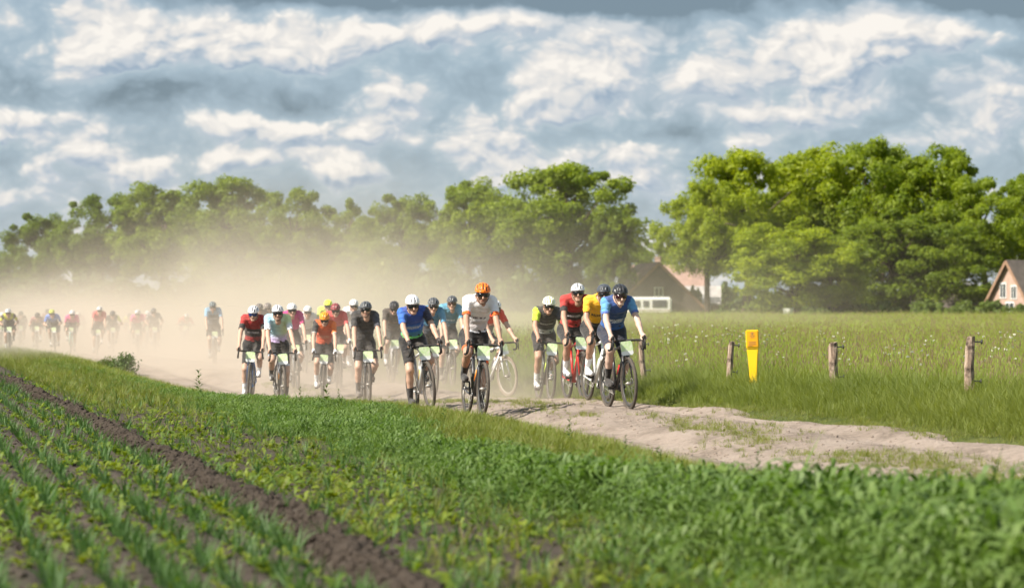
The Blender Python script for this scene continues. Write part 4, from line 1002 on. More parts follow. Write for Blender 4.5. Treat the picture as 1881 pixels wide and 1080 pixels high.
def make_person(p, root):
    h = p['vox']; near = h < .02
    topz = p['top']; skin = np.array(p.get('skin', (.50, .315, .225)))
    gap = .085 if topz > 1.5 else .085 - .04 * min(1, (1.5 - topz) / .18)
    hip = np.array([0, .16, 1.035]); Sz = topz - .152 - gap; TL = .53; sa = np.clip((Sz - hip[2]) / TL, .10, .95); ang = math.asin(sa)
    Sh = hip + TL * np.array([0, -math.cos(ang), math.sin(ang)]); lx = p.get('sway', 0.0); Sh[0] += lx
    hd = Sh + np.array([lx * .3 + p.get('hx', 0), -.135 - .05 * (1 - sa), gap])
    mid = hip * .45 + Sh * .55 + np.array([0, .035, .035])
    prims = []
    def add(lab, A, B, ra, rb, sc=(1, 1, 1), k=.05): prims.append((lab, np.array(A, float), np.array(B, float), ra, rb, sc, k))
    add('pelvis', hip + [-.065, 0, -.0], hip + [.065, 0, 0], .118, .118)
    add('torso', hip + [0, -.02, .03], mid, .115, .112, (1.28, 1, 1)); add('torso', mid, Sh + [0, .02, -.045], .118, .118, (1.36, 1, 1))
    add('torso', Sh + [-.135, 0, -.01], Sh + [.135, 0, -.01], .068, .068)
    add('neck', Sh + [0, -.01, .02], hd + [0, .035, -.06], .062, .055, k=.04)
    joints = {}
    for s, nm in ((-1, 'R'), (1, 'L')):
        sh = Sh + [s * .172, -.01, -.015]; wr = np.array([s * HOODX, -.545, BAR_Z + .075]); el = ik(sh, wr, .285, .26, (s * (.45 + .25 * math.sin(p['phase'] * 3)), .35, -.62))
        wr2 = wr + (wr - el) / np.linalg.norm(wr - el) * 0.0
        add('uarm' + nm, sh, el, .054, .040, k=.045); add('farm' + nm, el, el * .62 + wr * .38, .041, .040, k=.02); add('farm' + nm, el * .62 + wr * .38, wr2, .040, .0265, k=.02)
        ph = math.radians(p['phase'] + (0 if s < 0 else 180)); pd = np.array([s * .128, -.172 * math.sin(ph), .275 + .172 * math.cos(ph)])
        tilt = .35 * math.cos(ph) * 0 - .12 + .16 * math.cos(ph - .6)
        heel = pd + [s * .0, .165 * math.cos(tilt), .03 + .165 * math.sin(tilt) * .9]; ank = heel + [0, -.035, .075]; toe = pd + [0, -.075, .028]
        hj = hip + [s * .092, -.03, -.035]; kn = ik(hj, ank, .445, .435, (s * .10, -1, .15))
        add('thigh' + nm, hj, kn, .094, .059, k=.055); cm = kn * .66 + ank * .34 + [0, .012, 0]
        add('calf' + nm, kn, cm, .053, .054, k=.02); add('calf' + nm, cm, ank, .053, .033, k=.02); add('foot' + nm, ank + [0, 0, -.03], toe, .036, .030, k=.02)
        joints[nm] = (sh, el, wr, hj, kn, ank, heel, toe, pd, s)
    lo = np.min([np.minimum(q[1], q[2]) for q in prims], 0) - .18; hi = np.max([np.maximum(q[1], q[2]) for q in prims], 0) + .18
    V, F = sdf_grid(prims, lo, hi, h); V = relax(V, F, 2, .4)
    best = np.full(len(V), 9.); lab = np.zeros(len(V), int); tt = np.zeros(len(V)); names = []
    for i, (nm, A, B, ra, rb, sc, k) in enumerate(prims):
        names.append(nm); d, t = seg_dist(V, A, B, ra, rb, sc); u = d < best; best[u] = d[u]; lab[u] = i; tt[u] = t[u]
    names = np.array(names); L = names[lab]; N = vnormals(V, F)
    axis = (Sh - hip) / np.linalg.norm(Sh - hip); tor = (V - hip) @ axis / TL + .35 * (V[:, 1] + .1) * 0
    sleeve = np.full(len(V), -1.); isarm = np.char.startswith(L, 'uarm'); sleeve[isarm] = tt[isarm]
    # head in its own finer grid
    Rh = np.array(Euler((R(p.get('pitch', 10)), R(p.get('roll_h', 0)), R(p.get('look', 0)))).to_matrix())
    hp = [('h', (0, .012, .02), (0, .012, .021), .088, .088, (.88, 1.12, 1.08), .02), ('h', (0, -.02, -.045), (0, -.035, -.085), .064, .050, (.95, 1, 1), .03), ('h', (-.014, -.074, -.112), (.014, -.074, -.112), .022, .022, (1, 1, 1), .02),
          ('h', (0, -.098, -.008), (0, -.118, -.046), .010, .015, (1, 1, 1), .012), ('h', (-.036, -.086, .016), (.036, -.086, .016), .014, .014, (1, 1, 1), .015), ('h', (-.02, -.088, -.078), (.02, -.088, -.078), .009, .009, (1, 1, 1), .008),
          ('h', (-.05, -.062, -.03), (-.046, -.058, -.045), .020, .02, (1, 1, 1), .02), ('h', (.05, -.062, -.03), (.046, -.058, -.045), .020, .02, (1, 1, 1), .02),
          ('h', (-.08, .008, -.012), (-.08, .004, -.045), .014, .011, (.6, 1.2, 1), .008), ('h', (.08, .008, -.012), (.08, .004, -.045), .014, .011, (.6, 1.2, 1), .008), ('h', (0, .03, -.06), (0, .055, -.16), .056, .056, (1, 1, 1), .03)]
    Vh, Fh = sdf_grid(hp, (-.13, -.16, -.22), (.13, .15, .14), .0075 if near else .016, [((-.033, -.108, -.012), .017, .012), ((.033, -.108, -.012), .017, .012)])
    Vh = relax(Vh, Fh, 1, .4); ch = np.tile(skin, (len(Vh), 1))
    lips = (np.abs(Vh[:, 2] + .080) < .009) & (np.abs(Vh[:, 0]) < .024) & (Vh[:, 1] < -.08); ch[lips] = skin * (.78, .52, .5)
    eye = (np.hypot(np.abs(Vh[:, 0]) - .033, Vh[:, 2] + .012) < .011) & (Vh[:, 1] < -.07); ch[eye] = (.10, .07, .055)
    if p.get('beard'):
        bz = (Vh[:, 2] < -.055) & (Vh[:, 2] > -.14) & (Vh[:, 1] < .0) & ~lips; ch[bz] = ch[bz] * .45 + np.array((.05, .032, .022)) * .55
    hair = (Vh[:, 2] > .005) & (Vh[:, 1] > -.055) | ((Vh[:, 1] > .045) & (Vh[:, 2] > -.075)); ch[hair] = (.06, .042, .03)
    Vh = Vh @ Rh.T + hd
    # hands: palm over the brake hood, four fingers curled round it, thumb on the inner side
    Vs, Fs, Cs = [V, Vh], [F, Fh + len(V)], []
    off = len(V) + len(Vh); skincol = np.tile(skin, (len(V), 1))
    glove = p.get('glove'); hcol = np.array(glove if glove else skin)
    Cs = [skincol, ch]
    if near:
        for nm in ('R', 'L'):
            sh, el, wr, hj, kn, ank, heel, toe, pd, s = joints[nm]
            C = np.array([s * HOODX, -.595, BAR_Z + .022]); hpz = []
            def ap(A, B, ra, rb, k=.008): hpz.append(('f', np.array(A), np.array(B), ra, rb, (1, 1, 1), k))
            kn0 = C + [s * .012, -.030, .036]
            ap(wr + (el - wr) * .25, wr, .031, .0265); ap(wr, C + [s * .004, .012, .038], .0265, .026, .015); ap(C + [s * .014, .012, .036], kn0, .024, .020, .015); ap(C + [-s * .006, .012, .036], C + [-s * .004, -.024, .034], .022, .018, .015)
            for q in range(4):
                yq = -.044 + .0185 * q; rr_ = .033; ln_ = (.93, 1.0, .96, .84)[q]; prev = None
                for j, th in enumerate((38, 92, 138, 182)):
                    th = R(20 + (th - 20) * ln_); pt = C + [s * rr_ * math.sin(th), yq + .003 * j, .002 + rr_ * math.cos(th) * .98]
                    if prev is not None: ap(prev, pt, .0095 - .0006 * j, .009 - .0006 * j, .004)
                    prev = pt
            prev = C + [-s * .016, .012, .032]
            for (dx, dy, dz) in ((-.030, -.006, .014), (-.033, -.026, -.004), (-.026, -.042, -.016)):
                pt = C + [s * dx, dy, dz]; ap(prev, pt, .0115, .0095, .006); prev = pt
            lo_ = np.minimum.reduce([np.minimum(a[1], a[2]) for a in hpz]) - .05; hi_ = np.maximum.reduce([np.maximum(a[1], a[2]) for a in hpz]) + .05
            v_, f_ = sdf_grid(hpz, lo_, hi_, .006); v_ = relax(v_, f_, 1, .3); Vs.append(v_); Fs.append(f_ + off); off += len(v_)
            cc = np.tile(hcol, (len(v_), 1))
            if glove: tipm = (v_[:, 2] < C[2] - .005); cc[tipm] = skin * .9; arm = ((v_ - wr) @ ((el - wr) / np.linalg.norm(el - wr))) > .015; cc[arm] = skin
            Cs.append(cc)
    else:
        for nm in ('R', 'L'):
            sh, el, wr, hj, kn, ank, heel, toe, pd, s = joints[nm]; C = np.array([s * HOODX, -.595, BAR_Z + .04])
            hpz = [('f', wr, C, .028, .03, (1, 1, 1), .01), ('f', C + [s * .02, -.01, 0], C + [s * .025, -.01, -.04], .016, .014, (1, 1, 1), .01)]
            v_, f_ = sdf_grid(hpz, np.minimum(wr, C) - .08, np.maximum(wr, C) + .08, .014); Vs.append(v_); Fs.append(f_ + off); off += len(v_); Cs.append(np.tile(hcol, (len(v_), 1)))
    colored('body', np.concatenate(Vs), np.concatenate(Fs), np.concatenate(Cs), M_skin, root)
    # clothes: shells that follow the body
    wr_n = .006 * np.sin(V[:, 2] * 60 + V[:, 0] * 25) * np.sin(V[:, 1] * 45 + V[:, 0] * 18)
    slv = p.get('sleeve', .72)
    jm = (((L == 'torso') & (tor > .20)) | ((L == 'neck') & (tt < .35)) | (isarm & (sleeve < slv)) | ((L == 'pelvis') & (tor > .24)))
    u, f_ = submesh(V, F, jm)
    if len(f_): colored('jersey', V[u] + N[u] * (.010 + wr_n[u])[:, None], f_, p['jersey'](np.clip(tor[u], -1, 2), V[u, 0] - lx * np.clip(tor[u], 0, 1), sleeve[u], V[u] - Sh, N[u]), M_cloth, root)
    ist = np.char.startswith(L, 'thigh'); sm = (L == 'pelvis') | (ist & (tt < .80)) | ((L == 'torso') & (tor < .32))
    u, f_ = submesh(V, F, sm); sc_ = np.tile(np.array(p.get('shorts', (.012, .012, .014))), (len(u), 1))
    if p.get('cuff') is not None: cu = ist[u] & (tt[u] > .70); sc_[cu] = p['cuff']
    if len(f_): colored('shorts', V[u] + N[u] * .006, f_, sc_, M_cloth, root)
    for nm in ('R', 'L'):
        ic = np.char.startswith(L, 'calf' + nm); sh, el, wr, hj, kn, ank, heel, toe, pd, s = joints[nm]
        along = (V - kn) @ (ank - kn) / ((ank - kn) @ (ank - kn)); so_ = (ic | (L == 'foot' + nm)) & (along > p.get('sock', .58))
        u, f_ = submesh(V, F, so_)
        if len(f_): colored('sock', V[u] + N[u] * .005, f_, np.tile(np.array(p.get('socks', (.75, .75, .74))), (len(u), 1)), M_cloth, root)
        shp = [('s', heel + [0, -.012, .005], pd + [0, -.02, .030], .034, .040, (1, 1, 1), .02), ('s', pd + [0, -.02, .030], toe, .040, .027, (1, 1, 1), .02), ('s', heel + [0, -.03, .03], ank + [0, -.01, -.02], .034, .036, (1, 1, 1), .02)]
        v_, f_ = sdf_grid(shp, np.minimum(heel, toe) - [.09, .09, .07], np.maximum(ank, toe) + [.09, .09, .08], .011 if near else .02); v_ = relax(v_, f_, 1, .4)
        cc = np.tile(np.array(p.get('shoes', (.03, .03, .03))), (len(v_), 1)); base = heel[2] + (toe[2] - heel[2]) * np.clip((heel[1] - v_[:, 1]) / (heel[1] - toe[1]), 0, 1); cc[v_[:, 2] < base - .016] = (.02, .02, .02)
        colored('shoe', v_, f_, cc, M_cloth, root)
    helmet(root, hd, Rh, p['helmet'], p.get('vents', (.03, .03, .03)), p.get('hstyle', 'vented'))
    glasses(root, hd, Rh, plain('lens_' + str(p['glass']), tuple(p['glass']), .15, .1, 5, spec=.7) if p.get('glass') else M_lens)

# ------------------------------------------------------------------ bicycles
M_tyre = plain('dusty_tyre', (.075, .062, .050), .9, .35, 12, bump=.5); M_tyre2 = plain('tan_tyre', (.20, .155, .11), .9, .3, 12, bump=.5)
M_spoke = plain('spoke_steel', (.35, .34, .32), .4, .1, 5, metal=.8); M_alu = plain('dusty_alloy', (.32, .30, .27), .5, .2, 8, metal=.6); M_rubber = plain('black_rubber', (.03, .029, .028), .8)
def plate_mat():
    m, b, out = new_mat('race_plate'); tc = b.n('ShaderNodeTexCoord').outputs['Object']; x, y, z = b.sep(tc)
    gcol = b.mix(b.rng(b.noise(b.v('MULTIPLY', tc, (30, 1, 22)), 1, 2, .5), .35, .7), (.55, .74, .34), (.80, .85, .64))
    c = b.mix(b.rng(z, -.045, -.030), (.84, .86, .84), gcol)
    bs = b.n('ShaderNodeBsdfPrincipled'); b.put(bs.inputs['Base Color'], c); bs.inputs['Roughness'].default_value = .5; b.t.links.new(bs.outputs[0], out.inputs['Surface']); return m
M_plate = plate_mat()
_cache = {}
def cached(key, fn):
    if key not in _cache: _cache[key] = fn()
    return _cache[key]
def b_frame():
    m = MB(); BB, HB, HT, ST, RA = (0, 0, .275), (0, -.462, .735), (0, -.432, .865), (0, .150, .80), (0, .43, .35)
    m.tube([BB, (0, -.447, .775)], [.028, .026], 10); m.tube([(0, -.437, .845), (0, .145, .775)], [.022, .018], 10); m.tube([BB, ST], .019, 10); m.tube([HB, HT], [.027, .024], 10)
    m.tube([(-.035, 0, .275), (.035, 0, .275)], .028, 10)
    for s in (-1, 1):
        m.tube([(s * .02, .02, .277), (s * .045, .12, .29), (s * .066, RA[1], RA[2])], [.016, .014, .010], 8); m.tube([(s * .015, .14, .76), (s * .045, .25, .60), (s * .066, RA[1], RA[2])], [.012, .010, .009], 8)
    return m
def b_fork():
    m = MB(); m.tube([(0, -.462, .74), (0, -.470, .715)], .024, 8)
    for s in (-1, 1): m.tube([(0, -.470, .72), (s * .034, -.482, .705), (s * .046, -.515, .62), (s * .053, -.60, .35)], [.022, .019, .017, .010], 8)
    return m
def b_bar():
    m = MB(); H = HOODX
    for s in (-1, 1):
        m.tube([(0, -.515, BAR_Z), (s * .09, -.515, BAR_Z), (s * .17, -.518, BAR_Z), (s * .205, -.54, BAR_Z), (s * H, -.575, BAR_Z - .005), (s * (H + .003), -.603, BAR_Z - .03), (s * (H + .008), -.605, BAR_Z - .075), (s * (H + .012), -.575, BAR_Z - .112), (s * (H + .014), -.525, BAR_Z - .125), (s * (H + .015), -.475, BAR_Z - .122)], [.0155] * 10, 8)
    return m
def b_wheel_parts():
    t = MB(); t.torus((0, 0, 0), .328, .022, nu=56, nv=8)
    r = MB(); r.torus((0, 0, 0), .292, .019, nu=48, nv=8, ry=.011)
    sp = MB()
    for k in range(24):
        a = 2 * math.pi * k / 24; s = 1 if k % 2 else -1; a2 = a + (.35 if (k // 2) % 2 else -.35)
        sp.tube([(s * .028, .022 * math.cos(a2), .022 * math.sin(a2)), (0, .282 * math.cos(a), .282 * math.sin(a))], .0013, 3, False)
    hb = MB(); hb.tube([(-.048, 0, 0), (-.03, 0, 0), (-.028, 0, 0), (.028, 0, 0), (.03, 0, 0), (.048, 0, 0)], [.012, .012, .024, .024, .012, .012], 10)
    ro = MB(); ro.torus((.037, 0, 0), .066, .009, nu=24, nv=6, ry=.0015)
    return t, r, sp, hb, ro
def make_bike(b_, root):
    fm = plain('frame_paint', tuple(b_['frame']), .35, .08, 6, coat=.4); fk = plain('fork_paint', tuple(b_.get('fork', b_['frame'])), .35, .08, 6, coat=.4); rim = plain('rim_finish', tuple(b_.get('rim', (.05, .048, .045))), .5, .2)
    ty = M_tyre2 if b_.get('tan') else M_tyre
    link('frame', cached(('frame', fm.name), lambda: b_frame().mesh('frame', fm, True)), root)
    fo = link('fork', cached(('fork', fk.name), lambda: b_fork().mesh('fork', fk, True)), root)
    for yy in (-.60, .43):
        w_ = link('wheel', None, root, loc=(0, yy, .35)); w_.rotation_euler = (b_.get('spin', 0) + yy, 0, 0)
        for nm, i, mt in (('tyre', 0, ty), ('rim', 1, rim), ('spokes', 2, M_spoke), ('hub', 3, M_alu), ('brake_rotor', 4, M_alu)):
            o = link(nm, cached(('wheel', nm, mt.name), lambda: b_wheel_parts()[i].mesh(nm, mt, True)), w_)
            if nm == 'spokes': o['kind'] = 'stuff'
    def st():
        m = MB(); m.tube([(0, -.430, .875), (0, -.515, BAR_Z)], [.022, .020], 8); m.tube([(0, -.432, .862), (0, -.428, .89)], .021, 8); return m.mesh('stem', M_blk, True)
    link('stem', cached('stem', st), root)
    hb = link('handlebar', cached('bar', lambda: b_bar().mesh('handlebar', M_tape, True)), root)
    for s in (-1, 1):
        def hood(): m = MB(); m.tube([(s * HOODX, -.565, BAR_Z + .002), (s * HOODX, -.60, BAR_Z + .016), (s * HOODX, -.64, BAR_Z + .028), (s * HOODX, -.655, BAR_Z + .052), (s * HOODX, -.652, BAR_Z + .066)], [.016, .0185, .019, .017, .010], 8); return m.mesh('brake_hood', M_rubber, True)
        def lever(): m = MB(); m.tube([(s * HOODX, -.645, BAR_Z + .02), (s * (HOODX + .003), -.668, BAR_Z - .03), (s * (HOODX + .008), -.660, BAR_Z - .09), (s * (HOODX + .014), -.640, BAR_Z - .125)], [.009, .010, .010, .006], 6); return m.mesh('brake_lever', M_blk, True)
        link('brake_hood', cached(('hood', s), hood), hb); link('brake_lever', cached(('lever', s), lever), hb)
    def plate():
        bm = bmesh.new(); bmesh.ops.create_cube(bm, size=1)
        for q in bm.verts: q.co = Vector((q.co.x * .165, q.co.y * .003, q.co.z * .185))
        bmesh.ops.bevel(bm, geom=[e for e in bm.edges if abs(e.verts[0].co.y - e.verts[1].co.y) > .001], offset=.014, segments=3, affect='EDGES')
        me = bpy.data.meshes.new('number_plate'); bm.to_mesh(me); bm.free(); me.materials.append(M_plate); return me
    link('number_plate', cached('plate', plate), root, loc=(.006 * math.sin(b_['spin'] * 5), -.556, .812), rot=(R(-10 + 4 * math.sin(b_['spin'] * 3)), R(5 * math.sin(b_['spin'] * 7)), R(6 * math.sin(b_['spin'] * 4))))
    def sp_(): m = MB(); m.tube([(0, .148, .79), (0, .196, 1.0)], .0136, 8); return m.mesh('seat_post', M_blk, True)
    link('seat_post', cached('post', sp_), root)
    def sad():
        m = MB(); V = []; rows = [(-.085, .018, .955), (-.04, .022, .958), (.03, .032, .956), (.11, .060, .955), (.17, .070, .962), (.195, .050, .962)]
        for (yy, ww, zz) in rows: V += [(-ww, .15 + yy, zz - .012), (-ww * .7, .15 + yy, zz + .008), (0, .15 + yy, zz + .012), (ww * .7, .15 + yy, zz + .008), (ww, .15 + yy, zz - .012), (0, .15 + yy, zz - .022)]
        m.add(V, [(r * 6 + k, r * 6 + (k + 1) % 6, (r + 1) * 6 + (k + 1) % 6, (r + 1) * 6 + k) for r in range(5) for k in range(6)] + [(5, 4, 3, 2, 1, 0), tuple(30 + k for k in range(6))]); return m.mesh('saddle', M_blk, True)
    link('saddle', cached('saddle', sad), root, loc=(0, .015, .066))
    cr = link('crankset', None, root, loc=(0, 0, .275)); cr.rotation_euler = (R(b_['phase']), 0, 0)
    def ring(): m = MB(); m.torus((-.046, 0, 0), .082, .010, nu=32, nv=6, ry=.002); [m.tube([(-.046, 0, 0), (-.046, .078 * math.cos(a), .078 * math.sin(a))], .007, 5) for a in (0, 1.57, 3.14, 4.71)]; return m.mesh('chainring', M_alu, True)
    link('chainring', cached('ring', ring), cr)
    for s, d in ((-1, 1), (1, -1)):
        def arm(): m = MB(); m.tube([(s * .055, 0, 0), (s * .072, 0, d * .172)], [.014, .011], 6); return m.mesh('crank_arm', M_blk, True)
        def ped(): m = MB(); m.box((s * .125, 0, d * .172), (.075, .07, .018)); m.tube([(s * .07, 0, d * .172), (s * .12, 0, d * .172)], .007, 6); return m.mesh('pedal', M_blk)
        link('crank_arm', cached(('arm', s), arm), cr); link('pedal', cached(('ped', s), ped), cr)
    def drv():
        m = MB(); m.tube([(-.046, .005, .357), (-.046, .43, .39)], .004, 4); m.tube([(-.046, .005, .193), (-.046, .40, .26), (-.046, .425, .225)], .004, 4); m.torus((-.046, .43, .35), .028, .014, nu=16, nv=6); m.tube([(-.055, .43, .33), (-.055, .44, .26), (-.05, .41, .21)], .010, 6); return m.mesh('drivetrain', M_alu, True)
    link('drivetrain', cached('drv', drv), root)
    bc = plain('bottle', tuple(b_.get('bottle', (.5, .5, .5))), .4, .05)
    def bot(): m = MB(); m.tube([(0, -.13, .46), (0, -.215, .545), (0, -.245, .58), (0, -.25, .585), (0, -.262, .60)], [.034, .034, .034, .020, .012], 10); return m.mesh('water_bottle', bc, True)
    link('water_bottle', cached(('bot', bc.name), bot), root)

# ------------------------------------------------------------------ jersey designs: (t along torso, x, sleeve, ...) -> colour
def J(body, sleeve=None, cuff=None, bands=(), side_l=None, side_r=None, upper=None, marks=None, fade=None):
    body = np.array(body)
    def fn(t, x, s, rel, nrm):
        c = np.tile(body, (len(t), 1)).astype(float); arm = s >= 0; mk = np.zeros((len(t), 4))
        if fade is not None: k = sstep(fade[1], fade[2], t)[:, None]; c = c * (1 - k) + np.array(fade[0]) * k
        for (a, b_, col) in bands: c[(t > a) & (t < b_) & ~arm] = col
        if upper is not None: k = (t > upper[1]) & ~arm; c[k] = upper[0]
        if marks is not None:
            mk[:, :3] = marks[0]; mk[:, 3] = np.clip(1 - np.abs(t - marks[1]) / (marks[2] * 1.9), 0, 1) * sstep(.115, .085, np.abs(x)) * (nrm[:, 1] < .25) * ~arm
        if sleeve is not None: c[arm] = sleeve
        if side_r is not None: c[arm & (x < 0)] = side_r
        if side_l is not None: c[arm & (x > 0)] = side_l
        if cuff is not None: c[arm & (s > cuff[1])] = cuff[0]
        return c, mk
    return fn
def J_pastel(t, x, s, rel, nrm):
    k = np.clip((x + .15) / .3, 0, 1)[:, None]; a = np.array((.36, .62, .80)); b_ = np.array((.62, .70, .36)); c = a * (1 - k) + b_ * k
    low = sstep(.55, .25, t)[:, None]; c = c * (1 - low) + np.array((.60, .46, .74)) * low; arm = s >= 0
    pale = sstep(.2, .6, s)[:, None] * arm[:, None]; return c * (1 - pale) + np.array((.80, .82, .84)) * pale
BLK, WHT, NAVY = (.016, .016, .018), (.80, .80, .81), (.018, .03, .085)
SK1, SK2, SK3 = (.52, .33, .24), (.44, .26, .18), (.60, .42, .335)
W_H = dict(helmet=WHT, vents=(.03, .03, .035)); B_H = dict(helmet=(.03, .03, .034), vents=(.012, .012, .013)); G_H = dict(helmet=(.10, .105, .115), vents=(.02, .02, .02))
